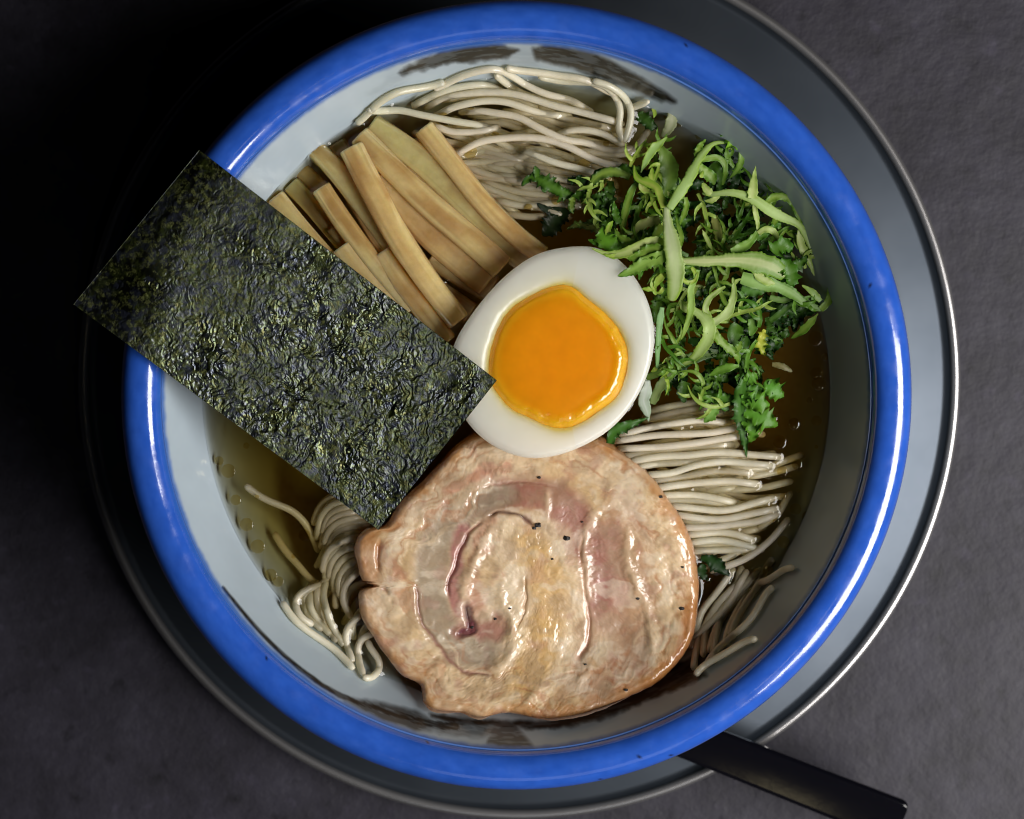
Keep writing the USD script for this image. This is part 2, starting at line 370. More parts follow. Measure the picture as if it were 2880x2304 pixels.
# ------------------------------------------------------------------ noodles
NOOD, NAMED = [], []
NC = np.array([0.69, 0.585, 0.385])
def noodle(pts, dz, label, group, r=0.96, seed=[0], wall_end=False):
    """pts in photograph pixels, dz the height of its middle over the broth in mm, at each point or at both ends."""
    pts = np.asarray(pts, float); seed[0] += 1
    dz = np.interp(np.linspace(0, 1, len(pts)), np.linspace(0, 1, len(np.atleast_1d(dz))), np.atleast_1d(dz))
    if group and wall_end:
        b = pts[-1] - pts[-2]; pts = np.vstack([pts, pts[-1] + b / np.linalg.norm(b) * 26]); dz = np.r_[dz, dz[-1] - 2.6]
    elif group:      # the ends dive under
        a, b = pts[0] - pts[1], pts[-1] - pts[-2]
        pts = np.vstack([pts[0] + a / np.linalg.norm(a) * 26, pts, pts[-1] + b / np.linalg.norm(b) * 26])
        dz = np.r_[dz[0] - 2.6, dz, dz[-1] - 2.6]
    c = spline(ray_to(pts, Z0 + dz * MM), 0.0008)
    n = len(c)
    jit = np.stack([meshkit.fbm(np.stack([np.arange(n) * 0.06, np.full(n, seed[0] * 3.7 + k), np.zeros(n)], -1), 2, 11) - 0.5 for k in range(3)], -1)
    c = c + jit * [0.0005, 0.0005, 0.0005]
    rad = r * MM * (1 + 0.10 * (meshkit.fbm(np.stack([np.arange(n) * 0.15, np.full(n, seed[0] * 1.3), np.zeros(n)], -1), 2) - 0.5))
    rr = np.hypot(c[:, 0], c[:, 1])
    c[:, 2] = np.maximum(c[:, 2], wall_height(np.minimum(rr + 0.001, 0.0905)) + rad * 0.9)
    t, s, u = frames(c)
    k = 10; a = np.arange(k) * 2 * np.pi / k
    cap = np.minimum(np.minimum(np.arange(n), np.arange(n)[::-1]) * 0.0008 + 0.0002, rad) / rad
    rad = rad * np.sqrt(np.clip(1 - (1 - cap) ** 2, 0.02, 1))
    rings = c[:, None] + rad[:, None, None] * (np.cos(a)[None, :, None] * s[:, None] + 0.94 * np.sin(a)[None, :, None] * u[:, None])
    vf = closed_sweep(rings)
    tone = 0.94 + 0.14 * RNG.random()
    col = NC * tone * (1 + 0.05 * (RNG.random(3) - 0.5))
    cd = np.tile(col, (len(vf[0]), 1))
    NAMED.append((obj('noodle', vf, M['noodle'], cd=cd, label=label, category='noodle', group=group), group, pts[:, 1].mean()))
    NOOD.append((c, rad))

TOPN = ('thin pale wheat noodle among the wavy strands between bamboo shoots and upper rim', 'wavy noodles near the upper rim')
for pts, dz in [
    ([(590, 150), (700, 100), (820, 65), (950, 55), (1060, 95), (1180, 160), (1320, 215), (1450, 250), (1540, 300)], (0, 1.2, 1.2, 0.6, -1)),
    ([(430, 260), (480, 235), (580, 190), (700, 160), (820, 145), (900, 150), (980, 185)], (-.5, .6, 1.0, 0)),
    ([(520, 270), (580, 235), (700, 205), (850, 190), (1000, 195), (1130, 220), (1280, 265), (1450, 305), (1600, 345), (1740, 390)], (-1, .8, 1.3, .9, 0.6)),
    ([(580, 330), (640, 300), (720, 275), (870, 250), (1010, 255), (1130, 290), (1270, 330), (1390, 345)], (-.5, 1, 1.4, .9, -1)),
    ([(60, 370), (120, 315), (200, 255), (300, 205), (420, 175), (545, 148)], (0, .5, .6)),
    ([(160, 318), (290, 310), (400, 330), (560, 365), (700, 390), (850, 415), (960, 450), (1080, 500)], (.6, 1.4, 1.2, .8, -.6, -3)),
    ([(560, 425), (620, 450), (720, 460), (830, 455), (910, 440)], (.2, .6, .2)),
    ([(640, 620), (710, 590), (800, 540), (950, 505), (1100, 495), (1250, 505), (1400, 545), (1530, 605), (1660, 665), (1820, 700)], (-.6, .8, 1.2, 1.2, .4)),
    ([(760, 320), (840, 318), (960, 330), (1090, 355), (1200, 410), (1320, 470), (1420, 510), (1540, 530), (1700, 580), (1860, 575)], (-.6, .8, 1.4, 1.4, .2, -1)),
    ([(1330, 500), (1400, 462), (1480, 445), (1600, 455), (1700, 490), (1790, 540)], (-1, .4, .4, -.4)),
    ([(1090, 570), (1150, 590), (1280, 640), (1400, 680), (1550, 720), (1670, 760)], (-1.8, .3, .7, .2)),
    ([(1230, 735), (1400, 775), (1550, 800), (1650, 830)], (-1.4, -.8, -1)),
    ([(760, 660), (870, 730), (980, 775), (1120, 775), (1260, 800)], (-2.6, -2, -1.6)),
    ([(980, 925), (1100, 950), (1250, 945), (1400, 940), (1520, 960)], (-1.6, -1, -1)),
    ([(780, 600), (950, 598), (1100, 620), (1220, 660), (1330, 720)], (-4, -3.6, -3)),
    ([(1080, 60), (1250, 80), (1400, 100), (1560, 130), (1690, 190)], (-1.2, -.8, -1.4)),
    ([(1540, 590), (1640, 600), (1760, 605), (1880, 575), (1940, 500)], (-.8, -.4, -.6)),
    ([(880, 800), (1000, 840), (1150, 870), (1350, 890), (1480, 900)], (-2.6, -2, -1.8)),
    ([(900, 700), (1060, 720), (1250, 715), (1420, 740)], (-4, -3.4, -3)),
    ([(700, 420), (850, 400), (1000, 400), (1150, 460), (1300, 560)], (-2.4, -2, -3)),
    ([(1250, 300), (1420, 370), (1560, 400), (1740, 440)], (-1.6, -1.6, -1.4)),
    ([(1060, 320), (1220, 340), (1380, 410), (1500, 420)], (-1.6, -1.8, -2)),
    ([(620, 240), (760, 225), (900, 225), (1050, 240), (1200, 290)], (-1.2, -1, -1.4)),
    ([(1000, 130), (1100, 190), (1250, 240), (1400, 280)], (-1.5, -1.2, -1.8)),
    ([(560, 560), (680, 540), (820, 480), (980, 470), (1150, 540)], (-3.4, -3, -3.6)),
    ([(1500, 640), (1640, 720), (1720, 790)], (-1.5, -1.8, -2.4)),
    ([(1120, 830), (1290, 840), (1450, 860)], (-2.2, -2, -2)),
    ([(1040, 1010), (1180, 1030), (1340, 1020)], (-3, -2.6, -2.8)),
]:
    noodle(CD(pts), dz, *TOPN)
noodle(CD([(1230, 92), (1400, 122), (1560, 135), (1680, 165), (1755, 235), (1783, 330), (1775, 430), (1802, 520)]), (-.4, .8, 1.6, 1.8, 1.4), 'pale noodle hooking down beside the greens, inner strand of a narrow loop', None)
noodle(CD([(1590, 128), (1700, 160), (1780, 205), (1838, 270), (1853, 350), (1840, 430), (1806, 522)]), (.4, 1.6, 2, 2, 1.4), 'pale noodle bending sharply down beside the greens, outer strand of a narrow loop', None)
noodle(CD([(1855, 300), (1900, 283), (1965, 262)]), (.5, 1, 1), 'short cut noodle end pointing out of the broth beside the looped noodle', None)

RIGHTN = ('straight pale noodle in the combed bunch between pork slice and greens', 'combed noodles right of the pork slice')
for pts, dz in [
    ([(240, 262), (400, 222), (560, 195), (720, 178), (840, 190)], (-.4, .2, .3, -.4)),
    ([(220, 300), (400, 272), (560, 260), (720, 255), (850, 240), (940, 222)], (-.2, .6, .9, .9, .6)),
    ([(260, 350), (400, 342), (550, 330), (700, 315), (850, 290), (925, 278)], (0, .8, .9, .7)),
    ([(260, 395), (400, 378), (560, 352), (720, 340), (860, 330)], (-.8, -.6, -.8)),
    ([(300, 425), (480, 395), (650, 388), (800, 372), (950, 378), (1050, 388), (1150, 398)], (.1, 1.0, 1.1, .8, .4)),
    ([(330, 460), (480, 438), (640, 428), (760, 410), (900, 405)], (-.3, -.2, -.4)),
    ([(400, 510), (540, 497), (650, 462), (760, 438), (860, 430), (970, 436), (1100, 448)], (.3, 1.0, 1.2, .8, .4)),
    ([(430, 545), (600, 520), (760, 490), (900, 486), (1010, 495)], (-.6, -.4, -.6)),
    ([(440, 590), (600, 566), (780, 550), (900, 548), (1010, 562)], (.2, 1.0, 1.2, .8)),
    ([(460, 632), (620, 628), (760, 640), (890, 668)], (0, .7, .2)),
    ([(480, 660), (620, 662), (760, 668), (860, 690), (960, 690)], (-.6, -.4, -1)),
    ([(540, 700), (720, 718), (900, 720), (1000, 692), (1110, 662)], (0, .9, .9, .5)),
    ([(560, 745), (750, 772), (900, 768), (1020, 745), (1130, 722)], (-.2, .5, .8, .4)),
    ([(600, 828), (800, 822), (930, 805), (1060, 788), (1140, 762)], (-.1, .7, .6, .2)),
    ([(620, 790), (780, 797), (900, 790), (1000, 775)], (-.9, -.7, -.9)),
    ([(640, 868), (800, 856), (920, 865), (1000, 892)], (-.2, .4, .2)),
    ([(660, 918), (820, 905), (930, 922), (1040, 950)], (-.2, .5, .1)),
    ([(680, 972), (820, 968), (900, 965), (1010, 962)], (-.5, -.1, -.5)),
    ([(690, 940), (800, 935), (900, 945), (980, 985)], (-1.2, -1, -1.2)),
    ([(820, 1078), (950, 1035), (1080, 955), (1160, 880), (1210, 820)], (-.2, .7, .5, -.2)),
    ([(790, 1045), (900, 1000), (1020, 920)], (-1, -.8, -1)),
    ([(690, 1440), (720, 1340), (800, 1230), (880, 1120)], (-.6, .2, -.1)),
    ([(680, 1500), (800, 1370), (900, 1250), (968, 1140)], (-.8, .2, .3)),
    ([(960, 1180), (1080, 1145), (1190, 1060)], (-2, -1.6, -2)),
    ([(760, 1560), (900, 1430), (1010, 1320), (1090, 1200)], (-1.6, -1.4, -2)),
    ([(870, 600), (1050, 592), (1210, 560)], (-3, -2.6, -3.4)),
    ([(900, 640), (1060, 650), (1200, 640)], (-3.6, -3, -4)),
    ([(1000, 520), (1120, 500), (1240, 470)], (-2, -2, -3.4)),
    ([(1080, 820), (1180, 740), (1230, 660)], (-2.4, -2.4, -3.4)),
    ([(900, 460), (1060, 470), (1200, 430), (1280, 400)], (-1.4, -1.4, -2.6, -4)),
    ([(420, 165), (600, 120), (780, 95)], (-1.8, -1.6, -2)),
    ([(450, 110), (620, 75), (800, 50)], (-2.4, -2.2, -2.6)),
    ([(700, 1620), (820, 1540), (950, 1450)], (-1.4, -1.2, -1.6)),
]:
    noodle(CF(pts), dz, *RIGHTN)

for k in range(6):
    j = RNG.uniform(-26, 26, 8)
    noodle(CF([(672 + 42 * k + j[0], 1560 - 30 * k + j[1]), (735 + 44 * k + j[2], 1430 - 28 * k + j[3]), (830 + 42 * k + j[4], 1290 - 20 * k + j[5]), (925 + 38 * k + j[6], 1150 - 14 * k + j[7])]), (-.7 - .1 * k, -.2 - .12 * k, -.7 - .2 * k), *RIGHTN)

def between(a, b):
    a, b = (CubicSpline(np.linspace(0, 1, len(x)), np.asarray(x, float))(np.linspace(0, 1, 6)) for x in (a, b))
    return (a + b) / 2

LEFTN = ('curled noodle in the sunken bunch between pork slice and lower left bowl wall', 'curled noodles left of the pork slice')
for pts, dz in [
    ([(740, 640), (770, 540), (830, 470), (900, 440)], (-5, -4, -3.5)),
    ([(800, 700), (825, 600), (880, 545), (970, 520)], (-3.5, -2.6, -2)),
    ([(810, 760), (845, 670), (920, 610), (1020, 590)], (-3, -2, -1.6)),
    ([(800, 940), (815, 850), (880, 765), (1010, 715)], (-3, -1.6, -.8)),
    ([(840, 980), (855, 880), (920, 805), (1020, 775)], (-3, -1.6, -.8)),
    ([(830, 800), (880, 700), (960, 655), (1040, 650)], (-3, -2, -1.6)),
    ([(915, 1110), (905, 1000), (950, 910), (1030, 860)], (-2.4, -1.8, -1.2)),
    ([(1000, 1250), (935, 1140), (950, 1020), (1030, 940)], (-2, -1.4, -1)),
    ([(740, 1275), (655, 1205), (628, 1130), (680, 1065), (740, 1040)], (-.6, -.6, -.6, -2)),
    ([(860, 1350), (765, 1245), (720, 1150), (725, 1070)], (-.6, -.4, -.8, -3)),
    ([(930, 1420), (860, 1285), (822, 1170), (805, 1070), (820, 1000)], (-.5, -.4, -.8, -2.4, -4)),
    ([(1000, 1500), (950, 1400), (960, 1300), (1030, 1225)], (-.4, -.4, -.4)),
    ([(1075, 1580), (1030, 1470), (1060, 1375), (1130, 1340)], (0, .2, .2)),
    ([(1000, 1380), (990, 1290), (1040, 1200), (1100, 1150)], (-1.6, -1.4, -1.2)),
    ([(880, 1180), (880, 1100), (920, 1020), (980, 980)], (-4, -3.6, -3)),
    ([(1040, 1420), (1080, 1300), (1140, 1260)], (-1.4, -1, -1)),
    ([(780, 1180), (770, 1100), (800, 1010), (860, 960)], (-4, -4, -4)),
    ([(960, 1180), (960, 1090), (1010, 1030), (1060, 1010)], (-3, -2.6, -2)),
]:
    noodle(CH(pts), dz, *LEFTN, wall_end=True)
ARCS = [[(740, 640), (770, 540), (830, 470), (900, 440)], [(800, 700), (825, 600), (880, 545), (970, 520)], [(810, 760), (845, 670), (920, 610), (1020, 590)], [(830, 800), (880, 700), (960, 655), (1040, 650)], [(800, 940), (815, 850), (880, 765), (1010, 715)],
        [(840, 980), (855, 880), (920, 805), (1020, 775)], [(915, 1110), (905, 1000), (950, 910), (1030, 860)], [(1000, 1250), (935, 1140), (950, 1020), (1030, 940)]]
for k, (a, b) in enumerate(zip(ARCS, ARCS[1:])):
    noodle(CH(between(a, b)), (-3.6, -2.6 + .15 * k, -1.8), *LEFTN)
for a, b in [([(740, 1275), (655, 1205), (628, 1130), (680, 1065)], [(860, 1350), (765, 1245), (720, 1150), (725, 1070)]), ([(860, 1350), (765, 1245), (720, 1150), (725, 1070)], [(930, 1420), (860, 1285), (822, 1170), (805, 1070)])]:
    noodle(CH(between(a, b)), (-1.4, -1.3, -2.2), *LEFTN, wall_end=True)
noodle(CH([(1075, 1588), (1110, 1600), (1158, 1582), (1152, 1490), (1110, 1430), (1090, 1380)]), (.3, .6, .8, .8, .2), 'noodle folded into a tight hook against the lower left bowl wall', None)
noodle(CH([(300, 378), (380, 440), (500, 500), (610, 552), (690, 630), (740, 720), (775, 810)]), (-1.0, -2, -4, -6, -8), 'single loose noodle drifting in clear broth below the seaweed sheet, its cut end uppermost', None)
noodle(CH([(480, 690), (560, 810), (650, 910), (720, 990), (790, 1035)]), (-8.5, -7, -6.5, -7), 'short faint noodle sunk in the brown broth left of the curled bunch', None)
noodle(CH([(545, 1120), (640, 1240), (760, 1335), (900, 1440), (1010, 1540)]), (.2, .0, .0, .2), 'noodle lying along the lower left bowl wall at the broth edge', None)

def sunk(c, x0, x1, y0, y1, count, ang, label, group, zlo, zhi, length):
    for _ in range(count):
        x, y = RNG.uniform(x0, x1), RNG.uniform(y0, y1); a = ang + RNG.normal(0, 0.16)
        dx, dy = math.cos(a) * length / 2, math.sin(a) * length / 2; b = RNG.uniform(-50, 50); z = RNG.uniform(zlo, zhi)
        pp = c([(x - dx, y - dy), (x - dx * .4, y - dy * .4 + b), (x + dx * .4, y + dy * .4 + b * .6), (x + dx, y + dy)])
        pp = pp[np.hypot(*ray_to(pp, Z0)[:, :2].T) < 0.0745]
        if len(pp) > 2: noodle(pp, (z - .8, z, z - .5), label, group)
sunk(CD, 700, 1520, 170, 920, 96, 0.25, 'dim noodle sunk in the golden broth beneath the wavy noodles near the upper rim', 'sunken noodles under the upper bunch', -4.2, -1.2, 620)
sunk(CF, 560, 940, 120, 980, 52, -0.1, 'dim noodle sunk in the broth beneath the combed noodles beside the pork slice', 'sunken noodles under the combed bunch', -3.4, -1.3, 420)
sunk(CH, 880, 1000, 560, 1260, 22, -0.9, 'dim noodle sunk in the broth beneath the curled noodles at the lower left', 'sunken noodles under the curled bunch', -7, -3.6, 260)

ORD = 'first second third fourth fifth sixth seventh eighth ninth tenth eleventh twelfth thirteenth fourteenth fifteenth sixteenth seventeenth eighteenth nineteenth twentieth'.split()
ORD += ['twenty-' + x for x in ORD[:9]] + ['thirtieth'] + ['thirty-' + x for x in ORD[:9]] + ['fortieth'] + ['forty-' + x for x in ORD[:9]] + ['fiftieth'] + ['fifty-' + x for x in ORD[:9]]
for key, text in ((TOPN, '%s noodle counted down from the upper rim among the wavy pale strands'), (RIGHTN, '%s noodle counted down from the greens in the combed bunch beside the pork slice'), (LEFTN, '%s noodle counted down from the seaweed sheet in the curled bunch by the pork')):
    mine = sorted((q for q in NAMED if q[1] == key[1]), key=lambda q: q[2])
    for k, q in enumerate(mine): q[0].SetCustomDataByKey('label', text % ORD[k])

# ------------------------------------------------------------------ bamboo shoots
BAMBOO_N = [0]
def bamboo(pts, z, w, h, label, tone=1.0, hue=0.0, end_w=None):
    """One braised bamboo strip: photograph points (crop E), top height over the broth in mm at its ends, width and thickness in mm."""
    BAMBOO_N[0] += 1; sd = BAMBOO_N[0]
    pts = CE(pts); z = np.interp(np.linspace(0, 1, len(pts)), np.linspace(0, 1, len(np.atleast_1d(z))), np.atleast_1d(z))
    c = spline(ray_to(pts, Z0 + z * MM), 0.0005)
    n = len(c); t, s, u = frames(c)
    L = np.linspace(0, 1, n)
    W = 1.13 * (w + ((end_w or w) - w) * L) * MM / 2
    H = h * MM / 2
    k = 44; a = np.arange(k) * 2 * np.pi / k
    e = 0.60
    cx, cy = np.sign(np.cos(a)) * np.abs(np.cos(a)) ** e, np.sign(np.sin(a)) * np.abs(np.sin(a)) ** e
    fib = meshkit.fbm(np.stack([np.repeat(np.arange(n)[:, None] * 0.018, k, 1), np.repeat((cx * W.mean() * 2600)[None], n, 0), np.repeat((cy * H * 2600)[None] + sd * 7.1, n, 0)], -1), 3, sd)
    big = meshkit.fbm(np.stack([np.repeat(np.arange(n)[:, None] * 0.035, k, 1), np.repeat((cx * 1.2)[None], n, 0), np.repeat((cy * 1.2)[None] + sd * 3.3, n, 0)], -1), 2, sd + 50)
    taper = np.sqrt(np.clip(1 - (1 - np.minimum(np.minimum(np.arange(n), np.arange(n)[::-1]) * 0.0005 + 0.00015, 0.0007) / 0.0007) ** 2, 0.05, 1)) * 0.08 + 0.92
    disp = 1 + (fib - 0.5) * 0.14 + (big - 0.5) * 0.30
    mid = c - u * H
    rings = mid[:, None] + (s[:, None] * (cx[None] * W[:, None] * disp * taper[:, None])[..., None]) + (u[:, None] * (cy[None] * H * (1 + (fib - 0.5) * 0.20) * taper[:, None])[..., None])
    vf = closed_sweep(rings)
    A, B, C3 = lin(208, 174, 118), lin(184, 144, 90), lin(150, 108, 60)
    mixv = sstep(0.32, 0.70, fib * 0.5 + big * 0.5)
    col = A + (B - A) * mixv[..., None]
    col = col + (C3 - col) * (sstep(0.50, 0.70, big) * 0.6)[..., None]
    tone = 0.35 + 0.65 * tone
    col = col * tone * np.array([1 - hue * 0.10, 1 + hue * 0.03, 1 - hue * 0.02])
    # cut ends are paler
    ends = np.exp(-np.minimum(L * n, (1 - L) * n) / 4)[:, None, None]
    col = col * (1 + 0.25 * ends)
    cd = np.vstack([col.reshape(-1, 3), col[0].mean(0), col[-1].mean(0)])
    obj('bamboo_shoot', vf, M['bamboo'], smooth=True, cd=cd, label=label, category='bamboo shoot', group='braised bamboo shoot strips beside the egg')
    SOLID.append(vf[0])

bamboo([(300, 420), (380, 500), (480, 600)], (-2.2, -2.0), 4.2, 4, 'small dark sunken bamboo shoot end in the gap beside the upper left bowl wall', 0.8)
bamboo([(230, 520), (400, 700), (570, 900), (700, 1060)], (-0.6, .2, .2), 4.6, 4, 'greenish brown bamboo shoot second from the left bowl wall, partly sunken', 0.85, 1.0)
bamboo([(120, 610), (300, 830), (470, 1030), (560, 1150)], (1.6, 2.2, 1.8), 5.2, 4, 'bamboo shoot tucked along the upper edge of the seaweed sheet, leftmost of the pile', 1.0, 0.2)
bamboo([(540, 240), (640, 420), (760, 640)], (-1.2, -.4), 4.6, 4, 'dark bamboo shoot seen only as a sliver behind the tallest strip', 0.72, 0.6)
bamboo([(385, 275), (560, 460), (740, 700), (900, 920), (1000, 1080)], (1.2, 2.2, 2.4, 1.6), 5.0, 5, 'olive tan bamboo shoot with blunt end against the wall, left of the brightest strip', 0.95, 0.7)
bamboo([(640, 560), (760, 760), (900, 980)], (1.0, 1.4), 5.0, 5, 'bamboo shoot glimpsed between the olive tan strip and the thick top strip', 0.9)
bamboo([(1000, 420), (1220, 620), (1500, 860)], (1.6, 2.2), 6.0, 5, 'bamboo shoot wedged under the outer golden strip', 0.9)
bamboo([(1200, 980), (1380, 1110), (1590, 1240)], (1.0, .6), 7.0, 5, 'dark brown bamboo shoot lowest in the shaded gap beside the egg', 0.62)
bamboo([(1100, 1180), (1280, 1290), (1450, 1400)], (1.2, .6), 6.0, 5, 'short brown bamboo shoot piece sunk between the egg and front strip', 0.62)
bamboo([(770, 120), (960, 250), (1180, 420), (1420, 640), (1650, 850), (1850, 1020)], (1.6, 2.8, 3.4, 3.0), 5.6, 5, 'olive grey bamboo shoot nearest the upper noodles with a slanted dull end', 0.88, 1.0, 8.5)
bamboo([(860, 440), (1080, 720), (1320, 960), (1580, 1170)], (2.0, 2.8, 2.4), 8.4, 5, 'broad orange brown bamboo shoot lying flat in the middle of the pile', 0.84, -0.3)
bamboo([(690, 190), (860, 360), (1160, 650), (1450, 900), (1660, 1090)], (3.0, 4.6, 5.0, 4.2), 5.4, 5, 'long tan bamboo shoot crossing the middle of the pile towards the egg', 1.05, 0.0, 6.4)
bamboo([(430, 545), (600, 800), (780, 1040), (960, 1260), (1050, 1370)], (2.6, 3.6, 3.6), 4.6, 5, 'slim bamboo shoot with a squared end below the olive tan strip', 1.0, 0.2)
bamboo([(575, 940), (760, 1190), (960, 1420), (1050, 1520)], (3.0, 3.6, 3.4), 5.2, 4.5, 'bamboo shoot with pale square end emerging right at the seaweed edge', 1.05, 0.0)
bamboo([(1125, 140), (1280, 340), (1480, 590), (1720, 840), (1930, 1010)], (3.6, 4.6, 4.6, 3.6), 4.9, 5, 'bright golden bamboo shoot on the outer side of the pile next to the noodles', 1.1, -0.1)
bamboo([(840, 980), (960, 1160), (1120, 1370), (1290, 1590)], (3.4, 4.6, 4.4), 5.0, 5, 'bamboo shoot fanning out towards the egg tip over the seaweed edge', 1.0, 0.1, 4.6)
bamboo([(635, 270), (800, 590), (980, 920), (1180, 1210), (1370, 1450)], (5.0, 6.8, 7.2, 6.0), 6.0, 5.5, 'thick bright yellow tan bamboo shoot on top of the pile, square end facing the wall', 1.15, 0.0, 5.6)

# ------------------------------------------------------------------ egg
def egg():
    t = thing('egg_half', 'halved soft boiled egg with orange jammy yolk, cut face up in the middle', 'egg')
    out = CEGG(spline(np.array([(940, 215), (1080, 220), (1200, 270), (1350, 420), (1440, 600), (1472, 780), (1442, 1000), (1350, 1205), (1200, 1385), (1000, 1510), (800, 1575), (640, 1580), (480, 1530), (350, 1445), (250, 1330), (185, 1180), (158, 1020), (172, 870), (250, 715), (380, 540), (560, 362), (750, 252), (940, 215)]), 12)[:-1])
    yk = CEGG(spline(np.array([(880, 462), (950, 478), (1010, 528), (1100, 600), (1205, 700), (1278, 820), (1302, 930), (1288, 1050), (1235, 1180), (1130, 1272), (1010, 1352), (900, 1390), (780, 1376), (640, 1312), (540, 1260), (470, 1180), (415, 1090), (400, 1000), (425, 850), (480, 705), (560, 605), (700, 520), (800, 478), (880, 462)]), 12)[:-1])
    cen = yk.mean(0)
    ctr = out.mean(0)
    def face_z(px):   # the cut face leans a little
        return 0.0738 + 0.000002 * (px[:, 1] - ctr[1]) - 0.000002 * (px[:, 0] - ctr[0])
    a_out = np.arctan2(*(out - cen).T[::-1]); r_out = np.linalg.norm(out - cen, axis=1)
    a_y = np.arctan2(*(yk - cen).T[::-1]); r_y = np.linalg.norm(yk - cen, axis=1)
    th = np.linspace(-np.pi, np.pi, 361)[:-1]
    def radial(a, r):
        o = np.argsort(a); return np.interp(th, a[o], r[o], period=2 * np.pi)
    ro, ry = radial(a_out, r_out), radial(a_y, r_y)
    ry = ry * (1 + 0.02 * (meshkit.fbm(np.stack([np.cos(th) * 6, np.sin(th) * 6, th * 0], -1), 3, 4) - 0.5))
    d = np.stack([np.cos(th), np.sin(th)], -1)
    rings, cols = [], []
    W = lin(250, 233, 204); Wy = lin(240, 205, 110)
    # cut face: from under the yolk outwards
    for k in np.linspace(0, 1, 46):
        px = cen + d * (ry * 0.80 + (ro * 0.985 - ry * 0.80) * k)[:, None]
        z = face_z(px)
        s_ = (np.linalg.norm(px - cen, axis=1) - ry) / (ro - ry)
        dpx = np.linalg.norm(px - cen, axis=1) - ry
        dip = -0.0017 * np.exp(-np.clip(dpx, 0, None) / 9.0) - np.where(dpx < 0, 0.0006, 0)
        z = z + dip - 0.0007 * sstep(0.75, 1.0, s_) ** 2 + 0.0003 * (meshkit.fbm(np.stack([px[:, 0] / 60, px[:, 1] / 60, px[:, 0] * 0], -1), 3, 2) - 0.5)
        rings.append(ray_to(px, z))
        yel = 0.85 * np.exp(-np.clip(dpx, 0, None) / 12) * (0.5 + meshkit.fbm(np.stack([np.cos(th) * 3, np.sin(th) * 3, th * 0 + 9], -1), 2, 6))
        yel = yel + 0.30 * np.exp(-np.clip(dpx, 0, None) / 40) * (d[:, 0] < 0.2)
        cc = W + (Wy - W) * np.clip(yel, 0, 1)[:, None]
        cols.append(cc + (lin(206, 176, 140) - cc) * (0.55 * sstep(0.955, 1.0, s_))[:, None])
    # the outer skin, round below
    base = cen + d * ro[:, None]
    zb = face_z(base) - 0.0012
    for k in np.linspace(0, 1, 30):
        ph = k * np.pi / 2
        px = ctr + (base - ctr) * max(0.004, math.cos(ph))
        rings.append(ray_to(px, zb - 0.0165 * math.sin(ph)))
        skin = lin(214, 190, 158)
        e = sstep(0.0, 0.06, k)
        cols.append(np.tile(W + (skin - W) * e, (len(th), 1)))
    v = np.vstack(rings); fc = tris(grid_faces(len(rings), len(th)))[:, ::-1]
    obj('white', (v, fc), M['egg_white'], t, cd=np.vstack(cols))
    SOLID.append(v)
    rings, cols = [], []
    O1, O2 = lin(224, 136, 10), lin(240, 170, 30)
    for k in np.linspace(0.003, 1, 60):
        px = cen + d * (ry * k)[:, None]
        z = face_z(px) - 0.0012 + 0.0011 * (1 - k ** 6)
        lump = meshkit.fbm(np.stack([px[:, 0] / 26, px[:, 1] / 26, px[:, 0] * 0], -1), 3, 21) - 0.5
        right = sstep(-0.25, 0.35, d[:, 0] * 0.8 + d[:, 1] * 0.6)
        z = z + 0.0008 * lump * sstep(0.74, 0.93, k) * right - 0.0006 * sstep(0.90, 1.0, k)
        rim_up = math.exp(-((k - 0.86) / 0.06) ** 2)
        z = z + 0.0004 * rim_up * sstep(0.0, 0.5, d[:, 0] - 0.1)
        rings.append(ray_to(px, z))
        e = sstep(0.78, 1.0, k)
        cols.append(np.tile(O1 + (O2 - O1) * e, (len(th), 1)) * (1 + 0.10 * lump[:, None]))
    v = np.vstack(rings); fc = tris(grid_faces(len(rings), len(th)))[:, ::-1]
    obj('yolk', (v, fc), M['yolk'], t, cd=np.vstack(cols))
egg()

